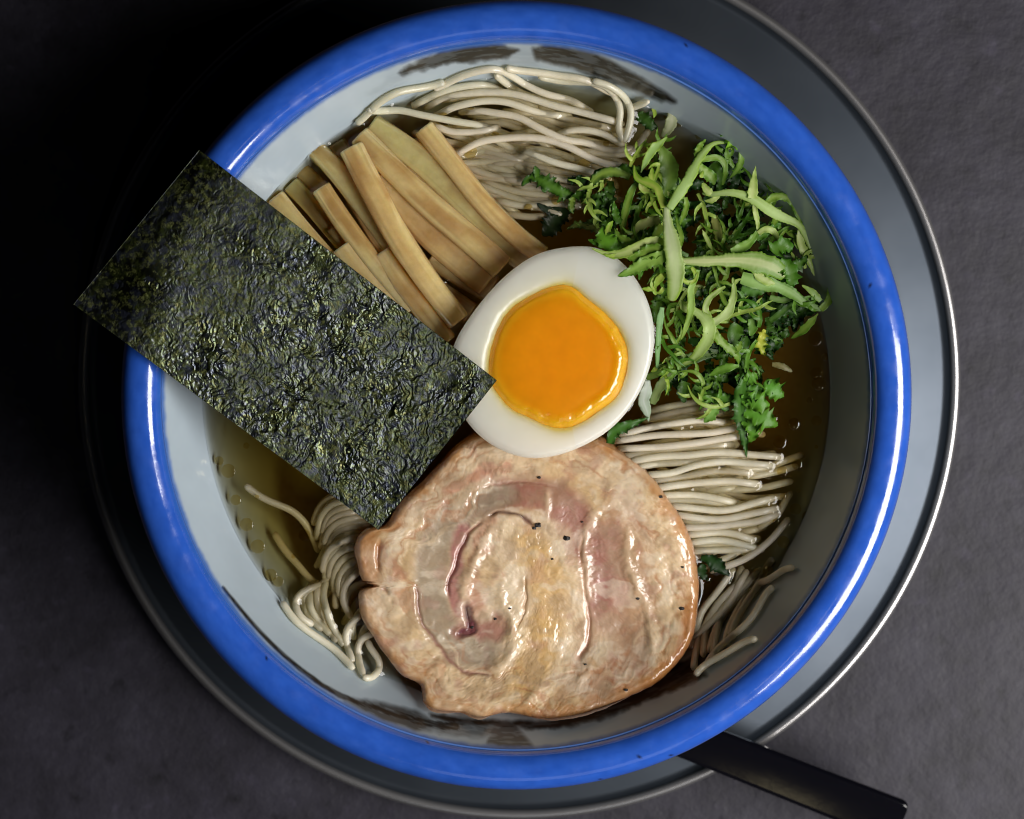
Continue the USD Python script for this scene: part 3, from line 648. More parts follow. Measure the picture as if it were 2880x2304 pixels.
# ------------------------------------------------------------------ pork slice
def pork():
    out = spline(np.array([(900, 60), (700, 170), (600, 275), (480, 400), (380, 510), (320, 590), (235, 606), (188, 655), (172, 720), (190, 790), (205, 850), (238, 884), (264, 877), (266, 899), (238, 904), (200, 925), (194, 975), (210, 1060), (262, 1140), (300, 1205), (365, 1290), (430, 1358), (508, 1398), (520, 1470), (555, 1520), (640, 1540), (740, 1545), (800, 1572), (860, 1552), (1000, 1545), (1120, 1570), (1260, 1568), (1400, 1530), (1550, 1462), (1700, 1385), (1800, 1290), (1872, 1180), (1905, 1050), (1915, 900), (1893, 720), (1840, 580), (1750, 440), (1640, 300), (1500, 190), (1330, 90), (1100, 40), (900, 60)]), 6)[:-1]
    cen = np.array([1080.0, 880.0])
    th = np.linspace(-np.pi, np.pi, 1001)[:-1]
    a = np.arctan2(*(out - cen).T[::-1]); r = np.linalg.norm(out - cen, axis=1); o = np.argsort(a)
    ro = np.interp(th, a[o], r[o], period=2 * np.pi)
    ro = ro + 9 * (meshkit.fbm(np.stack([np.cos(th) * 16, np.sin(th) * 16, th * 0], -1), 3, 31) - 0.5)
    d = np.stack([np.cos(th), np.sin(th)], -1)
    ks = np.r_[np.linspace(0.002, 0.9, 130), 0.9 + 0.1 * np.sin(np.linspace(0, np.pi / 2, 30)[1:])]
    P = np.stack([cen + d * (ro * k)[:, None] for k in ks])
    p = P.reshape(-1, 2)
    de = np.repeat(ro[None] * 1.0, len(ks), 0).ravel() * (1 - np.repeat(ks[:, None], len(th), 1).ravel())   # about the distance to the edge
    warp = np.stack([meshkit.fbm(np.stack([p[:, 0] / 90, p[:, 1] / 90, p[:, 0] * 0 + 3 * k], -1), 3, 40 + k) - 0.5 for k in range(2)], -1)
    q = p + warp * 60
    fine = meshkit.fbm(np.stack([p[:, 0] / 28, p[:, 1] / 28, p[:, 0] * 0], -1), 4, 61)
    big = meshkit.fbm(np.stack([p[:, 0] / 160, p[:, 1] / 160, p[:, 0] * 0], -1), 3, 62)
    fat, fat2, meat, meat2, grey, pink, purple = lin(224, 198, 166), lin(216, 186, 144), lin(170, 118, 104), lin(184, 146, 118), lin(170, 154, 132), lin(184, 126, 120), lin(120, 66, 76)
    brown, char, pale = lin(188, 132, 76), lin(118, 66, 32), lin(232, 206, 172)
    veil = meshkit.fbm(np.stack([p[:, 0] / 70, p[:, 1] / 70, p[:, 0] * 0 + 5], -1), 4, 67)
    col = fat + (fat2 - fat) * sstep(0.4, 0.62, big)[:, None]
    H = np.zeros(len(p))
    def band(line, w, c, soft=0.5, s=1.0, h=0.0):
        nonlocal col
        m = sstep(w * (1 + soft), w * (1 - soft), dist_line(q, smooth_line(line, 25))) * s
        m = m * (0.75 + 0.5 * fine).clip(0, 1)
        col = col + (c - col) * m[:, None]
        H[:] += h * m
    def ridge(line, w, h, c=None, s=0.6, use=None):
        nonlocal col
        L_ = smooth_line(line, 15)
        fade = sstep(0, 60, np.linalg.norm(p - L_[0], axis=1)) * sstep(0, 60, np.linalg.norm(p - L_[-1], axis=1))
        w = w * (1.7 if h > 0 else 1.15)
        m = np.exp(-(dist_line(p + warp * 40, L_) / (w * (0.6 + 0.9 * fine))) ** 2) * fade
        H[:] += (0.6 if h > 0 else 1.0) * h * m
        if c is not None: col = col + (c - col) * (m * s)[:, None]
    # broad layers of the roll, from outside to inside
    band([(760, 300), (1000, 230), (1300, 260), (1560, 420), (1720, 680), (1770, 950), (1700, 1230), (1520, 1420)], 70, pale, s=0.55, h=0.25)
    band([(520, 640), (430, 820), (430, 1000), (520, 1200), (680, 1370), (900, 1450)], 80, fat2, s=0.7, h=0.2)
    band([(450, 520), (380, 700), (350, 860), (380, 1000)], 45, pale, s=0.8, h=0.2)
    band([(1500, 520), (1590, 760), (1600, 1020), (1540, 1250), (1400, 1420)], 95, meat2, s=0.75, h=-0.1)
    band([(1440, 640), (1480, 860), (1440, 1060)], 80, meat, s=0.55)
    band([(840, 440), (1000, 430), (1180, 450), (1300, 560), (1370, 760), (1400, 940)], 88, meat, s=0.9, h=-0.15)
    band([(900, 430), (760, 480), (640, 590), (560, 740), (550, 900), (590, 1060), (680, 1200), (820, 1230)], 78, grey, s=0.9, h=-0.3)
    band([(720, 600), (690, 760), (680, 900), (700, 1010)], 34, pink, s=0.85, h=-0.1)
    band([(860, 580), (800, 720), (770, 880), (790, 1000)], 40, lin(196, 148, 122), s=0.8)
    band([(700, 1120), (780, 1100), (860, 1120), (900, 1060)], 50, lin(160, 112, 98), s=0.8, h=-0.35)
    band([(745, 1010), (745, 1070), (770, 1110), (720, 1130)], 26, purple, s=0.9, h=-0.45)
    band([(960, 620), (930, 760), (950, 900), (1000, 1050), (990, 1180)], 55, pale, s=0.7, h=0.3)
    band([(1060, 680), (1130, 820), (1160, 1000), (1120, 1200), (1020, 1380)], 85, lin(218, 180, 122), s=0.85, h=0.25)
    band([(1260, 780), (1310, 940), (1290, 1130), (1180, 1350), (1040, 1480)], 44, pale, s=0.65, h=0.2)
    band([(1340, 1120), (1330, 1280), (1230, 1430)], 55, meat2, s=0.5)
    band([(640, 420), (780, 340), (940, 290)], 24, lin(204, 140, 118), s=0.6)
    # thin layers that run along the outline, and paler and duller patches of fat between them
    an0 = np.arctan2(p[:, 1] - cen[1], p[:, 0] - cen[0])
    s2 = meshkit.fbm(np.stack([(de + warp[:, 0] * 130 + 20 * np.sin(an0 * 2)) / 24, np.cos(an0) * 2.6 + 4, np.sin(an0) * 2.6], -1), 4, 68)
    ring_ = sstep(330, 200, de + (big - 0.5) * 160)
    col = col + (pale - col) * (sstep(0.54, 0.68, s2) * ring_ * 0.55)[:, None]
    col = col + (lin(186, 132, 92) - col) * (sstep(0.47, 0.34, s2) * ring_ * 0.60)[:, None]
    H += (s2 - 0.5) * ring_ * 0.22
    dull = meshkit.fbm(np.stack([q[:, 0] / 120, q[:, 1] / 75, q[:, 0] * 0 + 11], -1), 4, 69)
    col = col + (lin(172, 148, 120) - col) * (sstep(0.52, 0.68, dull) * 0.45)[:, None]
    col = col + (lin(238, 222, 200) - col) * (sstep(0.46, 0.32, dull) * 0.40)[:, None]
    # browned outer edge
    bm = sstep(105, 4, de + (fine - 0.5) * 110 + (veil - 0.5) * 90) * (0.2 + 1.9 * big)
    col = col + (brown - col) * np.clip(bm, 0, 1)[:, None] * 0.72
    cm = sstep(46, 2, de + (fine - 0.5) * 70) * sstep(0.44, 0.66, fine)
    col = col + (char - col) * np.clip(cm, 0, 1)[:, None] * 0.65
    right_edge = sstep(120, 20, de) * sstep(1650, 1850, p[:, 0] * 0.9 + p[:, 1] * 0.25)
    col = col + (lin(176, 112, 52) - col) * (right_edge * 0.5)[:, None]
    lump = sstep(110, 40, dist_line(p, [(230, 690), (240, 820)]))
    col = col + (lin(184, 130, 82) - col) * (lump * 0.6)[:, None]
    # creases and wet ridges
    for line, w, h, c, s in [
        ([(830, 545), (930, 530), (1020, 558), (1100, 592)], 7, -0.55, lin(84, 50, 40), 0.85),
        ([(476, 880), (500, 1000), (560, 1150), (650, 1270), (780, 1340), (880, 1352)], 7, -0.35, lin(140, 92, 84), 0.7),
        ([(650, 970), (660, 860), (690, 760), (740, 650), (830, 552)], 8, -0.4, lin(150, 92, 86), 0.7),
        ([(1048, 820), (1040, 960), (1010, 1080), (980, 1130)], 5, -0.2, lin(168, 128, 88), 0.6),
        ([(745, 960), (740, 1060), (760, 1110), (770, 1100)], 9, -0.7, lin(96, 50, 56), 0.8),
        ([(800, 400), (920, 372), (1060, 366), (1200, 400)], 5, -0.2, lin(158, 110, 92), 0.6),
        ([(1330, 620), (1322, 800), (1350, 960), (1360, 1100), (1300, 1300)], 10, -0.25, lin(176, 122, 104), 0.5),
        ([(288, 885), (330, 900), (345, 960)], 10, -0.6, lin(128, 78, 42), 0.7),
        ([(310, 640), (290, 740), (300, 840)], 9, -0.5, lin(170, 112, 72), 0.6),
        ([(910, 560), (850, 650), (790, 760), (745, 880), (730, 990)], 15, 0.55, pale, 0.6),
        ([(900, 870), (915, 980), (955, 1080), (975, 1180), (930, 1280), (870, 1350)], 18, 0.60, pale, 0.7),
        ([(1405, 470), (1350, 610), (1335, 760), (1350, 900), (1380, 1000)], 15, 0.5, pale, 0.5),
        ([(1540, 590), (1560, 720), (1570, 800), (1630, 930), (1660, 1060), (1685, 1260)], 15, 0.5, pale, 0.45),
        ([(1720, 530), (1800, 650), (1840, 800), (1840, 960)], 26, 0.5, pale, 0.3),
        ([(640, 520), (700, 470), (800, 390), (900, 350)], 16, 0.35, pale, 0.4),
        ([(1140, 380), (1150, 470), (1170, 560)], 9, 0.3, pale, 0.5),
        ([(560, 1280), (660, 1400), (800, 1470), (960, 1490)], 18, 0.4, pale, 0.4),
        ([(1370, 1250), (1350, 1330), (1280, 1400)], 12, 0.35, pale, 0.4),
        ([(1090, 1400), (1060, 1450), (1010, 1490)], 12, 0.35, pale, 0.4),
    ]:
        ridge(line, w, h, c, s)
    rc = p - [770, 1080]; rad_ = np.hypot(rc[:, 0], rc[:, 1]); an_ = np.arctan2(rc[:, 1], rc[:, 0])
    streak = meshkit.fbm(np.stack([(rad_ + warp[:, 0] * 120 + 14 * np.sin(an_ * 2)) / 10, np.cos(an_) * 4 + big * 2, np.sin(an_) * 4], -1), 3, 66) - 0.5
    col = col * (1 + 0.26 * streak[:, None] * np.array([0.8, 1.0, 1.1]))
    H += streak * 0.07
    col = col + (pink - col) * (sstep(0.58, 0.76, veil) * 0.22)[:, None]
    col = col ** 1.12 * (0.84 + 0.14 * fine)[:, None]
    r0 = np.hypot(*ray_to(CP(p), 0.066)[:, :2].T)
    zt = 0.0650 - 0.0052 * sstep(520, 60, p[:, 1]) + 0.0062 * sstep(0.066, 0.0875, r0)
    edge_round = 0.0032 * (1 - np.sqrt(np.clip(1 - np.clip(1 - de / 42.0, 0, 1) ** 2, 0, 1)))
    z = zt + H * 0.0018 + (fine - 0.5) * 0.00025 + (big - 0.5) * 0.0012 - edge_round
    PX_ = CP(p)
    for _ in range(4):      # the lower edge leans on the bowl's wall
        w_ = ray_to(PX_, z); r_ = np.hypot(w_[:, 0], w_[:, 1])
        z = z + np.maximum(0, wall_height(np.minimum(r_ + 0.0008, 0.0904)) + 0.0020 - z)
    top = ray_to(PX_, z).reshape(len(ks), len(th), 3)
    rings = [top]
    cols = [col.reshape(len(ks), len(th), 3)]
    edge = top[-1]
    c3 = edge.mean(0)
    for k, (dz, sc) in enumerate([(0.0014, 1.0), (0.003, 0.995), (0.0045, 0.975), (0.0052, 0.93), (0.0054, 0.5), (0.0054, 0.01)]):
        e = edge.copy(); e[:, :2] = c3[:2] + (e[:, :2] - c3[:2]) * sc; e[:, 2] = (e[:, 2] - dz) * min(1, sc ** 8) + 0.0575 * (1 - min(1, sc ** 8))
        rings.append(e[None]); cols.append((cols[0][-1:] * 0.55 + brown * 0.35))
    V = np.vstack([x.reshape(-1, 3) for x in rings]); C = np.vstack([x.reshape(-1, 3) for x in cols])
    obj('pork_slice', (V, tris(grid_faces(len(V) // len(th), len(th)))[:, ::-1]), M['pork'], cd=C, label='rolled braised pork slice with spiral fat layers and browned edge, below the egg', category='pork')
    SOLID.append(V)
    # pepper
    from scipy.spatial import cKDTree
    tree = cKDTree(p)
    for x, y, s, w_ in [(1105, 350, .42, 'small black pepper fleck highest on the pork slice, just below the egg'), (1100, 590, .75, 'large black pepper fleck at the right end of the curved dark crease in the pork'), (1082, 602, .5, 'pepper fleck touching the large fleck at the end of the pork crease'), (1245, 655, .85, 'largest lone round black pepper fleck on the pinkish meat of the pork'),
                       (1325, 572, .3, 'tiny pepper fleck up and right of the largest fleck on the pork'), (1175, 757, .32, 'tiny pepper fleck on the pale yellow fat in the middle of the pork'), (960, 1008, .36, 'pepper fleck on the pale fat ridge right of the pork swirl'), (885, 1062, .4, 'pepper fleck just right of the purple heart of the pork swirl'),
                       (1605, 960, .42, 'pepper fleck on the fat band halfway between pork middle and its right edge'), (1830, 800, .36, 'small pepper fleck near the right edge of the pork, upper one of two'), (1830, 1006, .6, 'larger pepper fleck near the right edge of the pork, lower one of two'), (768, 1104, .45, 'pepper fleck lying in the purple heart of the pork swirl'),
                       (1340, 1290, .3, 'tiny pepper fleck on the lower part of the pork right of centre'), (1722, 445, .5, 'pepper fleck on the upper right browned edge of the pork by the noodles'), (1545, 1420, .5, 'pepper fleck on the lower right browned edge of the pork by the bowl wall')]:
        at = top.reshape(-1, 3)[tree.query((x, y))[1]]
        import trimesh
        b = trimesh.creation.icosphere(1, s * MM)
        vv = np.array(b.vertices) * (0.7 + 0.6 * RNG.random((len(b.vertices), 1))) * [1.2, 0.8, 0.55]
        obj('pepper_fleck', (vv + at + [0, 0, 0.0001], np.array(b.faces)), M['pepper'], smooth=False, label=w_, category='pepper fleck', group='black pepper flecks on the pork slice')
pork()

# ------------------------------------------------------------------ seaweed sheet
def nori():
    c = CV([(420, 316), (1046, 801), (797, 1116), (155, 641)])   # along the upper long edge, then back along the lower
    nu, nv = 640, 330
    u, w = np.meshgrid(np.linspace(0, 1, nu), np.linspace(0, 1, nv), indexing='ij')
    edge_n = lambda x, s: (meshkit.fbm(np.stack([x * 40, x * 0 + s, x * 0], -1), 3, 70) - 0.5)
    px = (c[0] * (1 - u)[..., None] + c[1] * u[..., None]) * (1 - w)[..., None] + (c[3] * (1 - u)[..., None] + c[2] * u[..., None]) * w[..., None]
    z0 = np.interp(u, [0, 0.12, 0.25, 0.38, 0.6, 0.85, 1.0], [0.0872, 0.0883, 0.0884, 0.0868, 0.0825, 0.0775, 0.0752])
    z0 = ndimage.gaussian_filter1d(z0, 40, axis=0, mode='nearest')
    z0 = z0 + 0.0030 * u ** 2 * (0.5 - w) + 0.0012 * np.sin(u * 5 + w * 2.2) * (1 - u * 0.4)
    n1 = meshkit.fbm(np.stack([u * 20, w * 10.5, u * 0], -1), 3, 71)
    n2 = meshkit.fbm(np.stack([u * 92, w * 48, u * 0], -1), 3, 72)
    # short crossing fibres: warped, stretched noise in several directions
    fib = np.zeros_like(u)
    for k, a in enumerate((0.3, 1.1, 1.9, 2.7)):
        X = u * 80 + (n1 - 0.5) * 6; Y = w * 41 + (n2 - 0.5) * 3
        xs, ys = X * math.cos(a) + Y * math.sin(a), -X * math.sin(a) + Y * math.cos(a)
        g = meshkit.fbm(np.stack([xs * 0.55, ys * 2.6, u * 0 + k * 5], -1), 3, 80 + k)
        fib = np.maximum(fib, 1 - np.abs(g - 0.5) * 7)
    fib = np.clip(fib, 0, 1)
    flat = ray_to(px.reshape(-1, 2), z0.ravel()); out_ = np.hypot(flat[:, 0], flat[:, 1]).reshape(u.shape)
    z0 = z0 - 0.30 * np.clip(out_ - 0.099, 0, None) + 0.0012 * np.exp(-((out_ - 0.095) / 0.008) ** 2)
    g1 = meshkit.fbm(np.stack([u * 44, w * 23, u * 0 + 4], -1), 3, 90); g2 = meshkit.fbm(np.stack([u * 52, w * 27, u * 0 + 8], -1), 3, 91)
    crink = np.zeros_like(u)
    aa = (meshkit.fbm(np.stack([u * 9, w * 5, u * 0 + 2], -1), 2, 95) - 0.5) * 9
    for k in range(3):
        X = u * 80 + (n1 - 0.5) * 10; Y = w * 41 + (g2 - 0.5) * 5; a_ = 0.4 + k * 1.05
        xs, ys = X * math.cos(a_) + Y * math.sin(a_), -X * math.sin(a_) + Y * math.cos(a_)
        g = meshkit.fbm(np.stack([xs * 0.19, ys * 0.75, u * 0 + k * 3], -1), 3, 97 + k)
        crink = crink + (1 - np.abs(g - 0.5) * 4) * np.exp(-((aa / 1.5 - (k - 1)) / 0.8) ** 2)
    wet = sstep(0.15, 0.75, u + (g1 - 0.5) * 0.5)
    z = z0 + ((n1 - 0.5) * 0.45 + (crink * 0.50 + fib * 0.10) * (0.30 + 0.70 * wet)) * MM
    top = ray_to(px.reshape(-1, 2), z.ravel())
    bot = top - [0, 0, 0.0003]
    # the colour of the dried weed itself
    col = np.zeros(u.shape + (3,)) + lin(5, 6, 4)
    col = col + (lin(34, 40, 11) - col) * (sstep(0.48, 0.66, g1) * (0.02 + 0.98 * fib))[..., None]
    col = col + (lin(30, 33, 44) - col) * (sstep(0.50, 0.68, g2) * (0.05 + 0.80 * fib))[..., None]
    col = col + (lin(86, 90, 50) - col) * (sstep(0.62, 0.95, fib) * sstep(0.50, 0.64, n2) * 0.7)[..., None]
    nn = nu * nv
    F1 = tris(grid_faces(nu, nv, wrap=False))
    V = np.vstack([top, bot])
    idx = np.arange(nn).reshape(nu, nv)
    loop = np.r_[idx[:, 0], idx[-1, 1:], idx[::-1, -1][1:], idx[0, ::-1][1:-1]]
    lp = np.stack([loop, np.roll(loop, -1), np.roll(loop, -1) + nn, loop + nn], -1)
    nrm = np.cross(top[F1[0, 1]] - top[F1[0, 0]], top[F1[0, 2]] - top[F1[0, 0]])[2]
    FF = np.vstack([F1, F1[:, ::-1] + nn, tris(lp)[:, ::-1]])
    if nrm < 0: FF = FF[:, ::-1]
    obj('nori_sheet', (V, FF), M['nori'], cd=np.vstack([col.reshape(-1, 3)] * 2), smooth=True, label='rectangular sheet of dark green black dried seaweed leaning across the left bowl rim', category='seaweed')
nori()

# ------------------------------------------------------------------ greens
PALE, MID, GREEN, DEEP = lin(200, 212, 138), lin(148, 178, 70), lin(90, 136, 34), lin(40, 78, 20)
def ribbon(pts, z, w, tip=0.15, base=0.8, seed=0, cols=(PALE, GREEN), teeth=0.16, fold=0.35, thick=0.5, step=0.0004, root_col=None):
    """A leaf stalk or lobe: photograph points, height over the broth in mm along it, width in photograph pixels, colours (middle, edge)."""
    pts = np.asarray(pts, float); z = np.interp(np.linspace(0, 1, len(pts)), np.linspace(0, 1, len(np.atleast_1d(z))), np.atleast_1d(z))
    c = spline(ray_to(pts, Z0 + z * MM), step)
    n = len(c); L = np.linspace(0, 1, n); t, s, u = frames(c)
    wob = meshkit.fbm(np.stack([L * 9, np.full(n, seed * 2.17), np.zeros(n)], -1), 2, 100) - 0.5
    W0 = np.interp(L, np.linspace(0, 1, len(np.atleast_1d(w))), np.atleast_1d(w)) / PXM / 2
    prof = np.minimum(1, base + (1 - base) * sstep(0, 0.25, L)) * (tip + (1 - tip) * np.clip((1 - L) / 0.45, 0, 1) ** 0.6)
    Wd = 0.86 * W0 * prof * (1 + 0.45 * wob)
    # saw edge: each side on its own
    m = 9
    uu = np.linspace(-1, 1, m)
    side = []
    for sg in (-1, 1):
        ph = L * (n * step) * 900 + seed * 1.7 + sg
        saw = np.clip((ph % 1.0), 0, 1) ** 2 * (meshkit.noise(np.stack([np.floor(ph), np.full(n, seed + sg * 5.0), np.zeros(n)], -1), 3) * 1.6)
        side.append(1 + teeth * saw * (L > 0.12) * np.clip((1 - L) * 6, 0, 1))
    curl = 0.22 * np.sin(L * 7 + seed)
    top, bot = [], []
    for x in uu:
        ext = Wd * np.abs(x) * (side[0] if x < 0 else side[1]) * np.sign(x)
        lift = fold * Wd * (x * x) * (1 + curl * np.sign(x) * 2) + teeth * 0.0008 * np.abs(x) ** 3 * np.sin(L * 23 + seed + x)
        tk = thick * MM * (0.28 + 0.72 * (1 - x * x)) * np.clip(Wd / 0.0009, 0.35, 1.1)
        mid = c + s * ext[:, None] + np.array([0, 0, 1.0]) * lift[:, None]
        top.append(mid + u * (tk / 2)[:, None]); bot.append(mid - u * (tk / 2)[:, None])
    rings = np.stack(top + bot[::-1], 1)
    vf = closed_sweep(rings)
    x2 = np.r_[uu, uu[::-1]]
    vein = meshkit.fbm(np.stack([np.repeat((L * 1.5 + seed)[:, None], 2 * m, 1), np.repeat((x2 * max(5.5, 0.19 * np.max(w)))[None], n, 0), np.zeros((n, 2 * m))], -1), 3, 101 + seed % 7)
    e = np.clip(np.abs(x2)[None] ** 1.6 * 0.75 + (L[:, None] ** 1.3) * 0.55 + (vein - 0.5) * 1.0, 0, 1)
    col = cols[0] + (cols[1] - cols[0]) * e[..., None]
    col = col * (0.86 + 0.28 * vein)[..., None]
    return vf, np.vstack([col.reshape(-1, 3), col[0].mean(0), col[-1].mean(0)])

SEED = [0]
def leaf(label, rib, lobes=(), group=None):
    """rib and lobes: dicts for ribbon(); each lobe is a part of its own."""
    t = thing('frisee_leaf', label, 'salad leaf', group)
    for k, r in enumerate((rib, *lobes)):
        SEED[0] += 1
        vf, cd = ribbon(seed=SEED[0], **r)
        obj('rib' if k == 0 else 'lobe', vf, M['leaf'], t, cd=cd)
    return t
def R(c, pts, z, w, cols=(PALE, GREEN), **k):
    return dict(pts=c(pts), z=z, w=w, cols=cols, **k)

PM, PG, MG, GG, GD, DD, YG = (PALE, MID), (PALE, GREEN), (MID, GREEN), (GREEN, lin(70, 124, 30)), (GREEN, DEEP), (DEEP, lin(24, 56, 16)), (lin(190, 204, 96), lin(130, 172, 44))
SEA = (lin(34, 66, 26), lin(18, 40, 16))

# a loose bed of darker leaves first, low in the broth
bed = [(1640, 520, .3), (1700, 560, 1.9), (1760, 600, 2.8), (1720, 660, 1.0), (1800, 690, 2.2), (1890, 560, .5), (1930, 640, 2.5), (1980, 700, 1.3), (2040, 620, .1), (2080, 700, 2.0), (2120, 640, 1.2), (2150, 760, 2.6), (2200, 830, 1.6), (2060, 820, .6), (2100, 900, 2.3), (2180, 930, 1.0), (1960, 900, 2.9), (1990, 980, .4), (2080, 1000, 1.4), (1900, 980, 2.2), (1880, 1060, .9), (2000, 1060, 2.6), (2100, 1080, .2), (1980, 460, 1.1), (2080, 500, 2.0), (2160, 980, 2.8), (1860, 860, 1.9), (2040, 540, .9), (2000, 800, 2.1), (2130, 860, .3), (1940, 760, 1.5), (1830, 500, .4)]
AREA0 = np.array([(1660, 530), (1760, 490), (1900, 420), (2040, 420), (2130, 540), (2220, 650), (2290, 840), (2240, 960), (2180, 1000), (2140, 1100), (2060, 1140), (1960, 1110), (1880, 1070), (1870, 1000), (1870, 860), (1800, 700), (1700, 670)], float)
while len(bed) < 84:
    c0 = (RNG.uniform(1640, 2300), RNG.uniform(420, 1150))
    if inside(np.array([c0]), AREA0)[0]: bed.append((*c0, RNG.uniform(0, 3.1)))
for x, y, a in bed:
    ln = RNG.uniform(70, 120); dx, dy = math.cos(a) * ln / 2, math.sin(a) * ln / 2
    bend = RNG.uniform(-22, 22)
    pts = np.array([(x - dx, y - dy), (x - dy * bend / ln, y + dx * bend / ln), (x + dx, y + dy)])
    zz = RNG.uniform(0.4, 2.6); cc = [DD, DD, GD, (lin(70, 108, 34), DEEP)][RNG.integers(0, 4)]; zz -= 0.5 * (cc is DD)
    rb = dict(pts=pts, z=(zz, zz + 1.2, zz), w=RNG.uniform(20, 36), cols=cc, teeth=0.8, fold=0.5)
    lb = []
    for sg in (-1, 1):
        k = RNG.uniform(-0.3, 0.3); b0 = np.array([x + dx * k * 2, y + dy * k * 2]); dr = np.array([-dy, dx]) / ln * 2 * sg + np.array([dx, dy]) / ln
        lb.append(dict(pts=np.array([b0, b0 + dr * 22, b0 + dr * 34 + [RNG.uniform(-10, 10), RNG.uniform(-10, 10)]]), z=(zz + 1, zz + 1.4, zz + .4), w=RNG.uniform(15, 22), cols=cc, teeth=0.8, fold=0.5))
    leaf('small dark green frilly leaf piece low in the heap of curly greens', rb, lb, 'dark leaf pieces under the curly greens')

AREA = np.array([(1640, 520), (1760, 470), (1900, 400), (2040, 400), (2130, 520), (2230, 640), (2310, 840), (2270, 960), (2190, 1010), (2160, 1130), (2080, 1190), (1960, 1130), (1880, 1090), (1850, 1000), (1850, 860), (1800, 720), (1700, 690)], float)
made = 0
while made < 54:
    c0 = np.array([RNG.uniform(1640, 2310), RNG.uniform(400, 1190)])
    if not inside(c0[None], AREA)[0]: continue
    made += 1
    a = RNG.uniform(0, 2 * np.pi); pts = [c0]; turn = RNG.uniform(-0.5, 0.5); rib_dirs = []
    for _ in range(5):
        a += turn + RNG.uniform(-0.25, 0.25)
        pts.append(pts[-1] + np.array([math.cos(a), math.sin(a)]) * RNG.uniform(22, 36))
    pts = np.array(pts)
    if not inside(pts, AREA).all(): pts = c0 + (pts - c0) * 0.6
    zz = RNG.uniform(3.0, 8.5)
    cc = [MG, GG, (lin(170, 190, 96), MID), (lin(120, 160, 56), GREEN), YG, (lin(110, 160, 50), GREEN)][RNG.integers(0, 6)]
    rb = dict(pts=pts, z=(zz - 1.5, zz, zz + 1.0, zz), w=(14, RNG.uniform(11, 18), 12), cols=cc, teeth=0.15, fold=0.4, tip=0.08)
    lb = []
    for k in range(1, 5):
        t_ = pts[min(k + 1, 5)] - pts[k - 1]; t_ = t_ / np.linalg.norm(t_); n_ = np.array([-t_[1], t_[0]]) * (1 if (k + made) % 2 else -1)
        ln = RNG.uniform(24, 54)
        lb.append(dict(pts=np.array([pts[k], pts[k] + n_ * ln * .5 + t_ * ln * .25, pts[k] + n_ * ln * .8 + t_ * ln * .8]), z=(zz, zz + .5, zz + RNG.uniform(-1, 1)), w=(15, 10, 7), cols=cc, teeth=0.2, fold=0.4, tip=0.03))
    leaf('thin curly frisee sprig with spiky side tips tangled in the heap of greens', rb, lb, 'thin sprigs tangled in the heap of greens')

leaf('dark green toothed leaf tip lying alone over the noodles left of the greens', R(CA, [(560, 880), (450, 830), (340, 770), (240, 710), (150, 690), (60, 770)], (1.6, 2.2, 2.2, 1.4), 34, GD, teeth=0.9),
     [R(CA, [(210, 700), (205, 640), (185, 575)], (2, 2.8), 22, GD, teeth=.4), R(CA, [(300, 760), (340, 720), (400, 690)], (2, 2.4), 16, GD), R(CA, [(280, 770), (270, 800), (300, 830)], (2, 1.6), 16, GD), R(CA, [(430, 830), (440, 890), (400, 930)], (2, 1.2), 15, GD)])
leaf('dark leaf blade sunk just under the broth left of the greens', R(CA, [(480, 980), (400, 1080), (330, 1180), (260, 1250)], (-1.4, -1.2, -1.6), 60, SEA, teeth=.5), [R(CA, [(420, 1040), (300, 1000), (210, 940)], (-1, -.6, 0), 24, SEA)])
leaf('dark green arched leaf curving over the oil bubble on the left of the heap', R(CA, [(1110, 690), (1030, 650), (920, 635), (800, 680), (710, 790), (680, 900)], (5, 5.5, 4.5, 2), 28, (MID, DEEP), teeth=.4),
     [R(CA, [(900, 640), (820, 640), (740, 720)], (5, 4, 3), 26, GD, teeth=.5), R(CA, [(700, 850), (620, 860), (540, 880)], (3, 2.6), 24, GD, teeth=.8), R(CA, [(560, 880), (540, 960), (560, 1040)], (3, 2.4), 22, (MID, DEEP), teeth=.8), R(CA, [(640, 900), (720, 940), (760, 1080), (800, 1160)], (3, 2.6, 2.4), 20, GD, teeth=.8)])
leaf('slim green stalk standing upright between the oil bubble and dark gap', R(CA, [(1040, 1270), (1040, 1160), (1065, 1020), (1110, 860), (1160, 760), (1200, 715)], (2.5, 5, 7, 8), (16, 22, 26, 22), (MID, GREEN), tip=.7),
     [R(CA, [(1030, 1120), (985, 1090), (970, 1040), (950, 930)], (5, 5, 5.5), 22, GG, teeth=.5), R(CA, [(940, 1070), (935, 990), (960, 920)], (4, 5, 5), 18, MG)])
leaf('yellowish jagged leaf edge just above the egg at the left of the heap', R(CA, [(930, 1260), (820, 1190), (700, 1160), (600, 1150), (500, 1190)], (4, 3.6, 3, 2.4), 24, (lin(120, 130, 60), lin(70, 96, 36)), teeth=1.0),
     [R(CA, [(800, 1180), (770, 1100), (750, 1020)], (4, 4, 4), 14, (MID, GREEN)), R(CA, [(650, 1160), (600, 1130), (570, 1110)], (3, 3), 12, MG)])
leaf('bright green triangular leaf touching the top edge of the egg', R(CA, [(1010, 1400), (930, 1340), (870, 1270), (850, 1150)], (9.5, 10.5, 10, 8.5), (34, 56, 46), (lin(128, 190, 54), GREEN), teeth=.5, tip=.05),
     [R(CA, [(900, 1270), (900, 1180), (945, 1110)], (10, 9), 18, YG), R(CA, [(870, 1340), (780, 1320), (705, 1290)], (10, 9.5), 20, GG, teeth=.6), R(CA, [(980, 1400), (975, 1300), (985, 1180)], (10, 10, 9), 14, PM)])
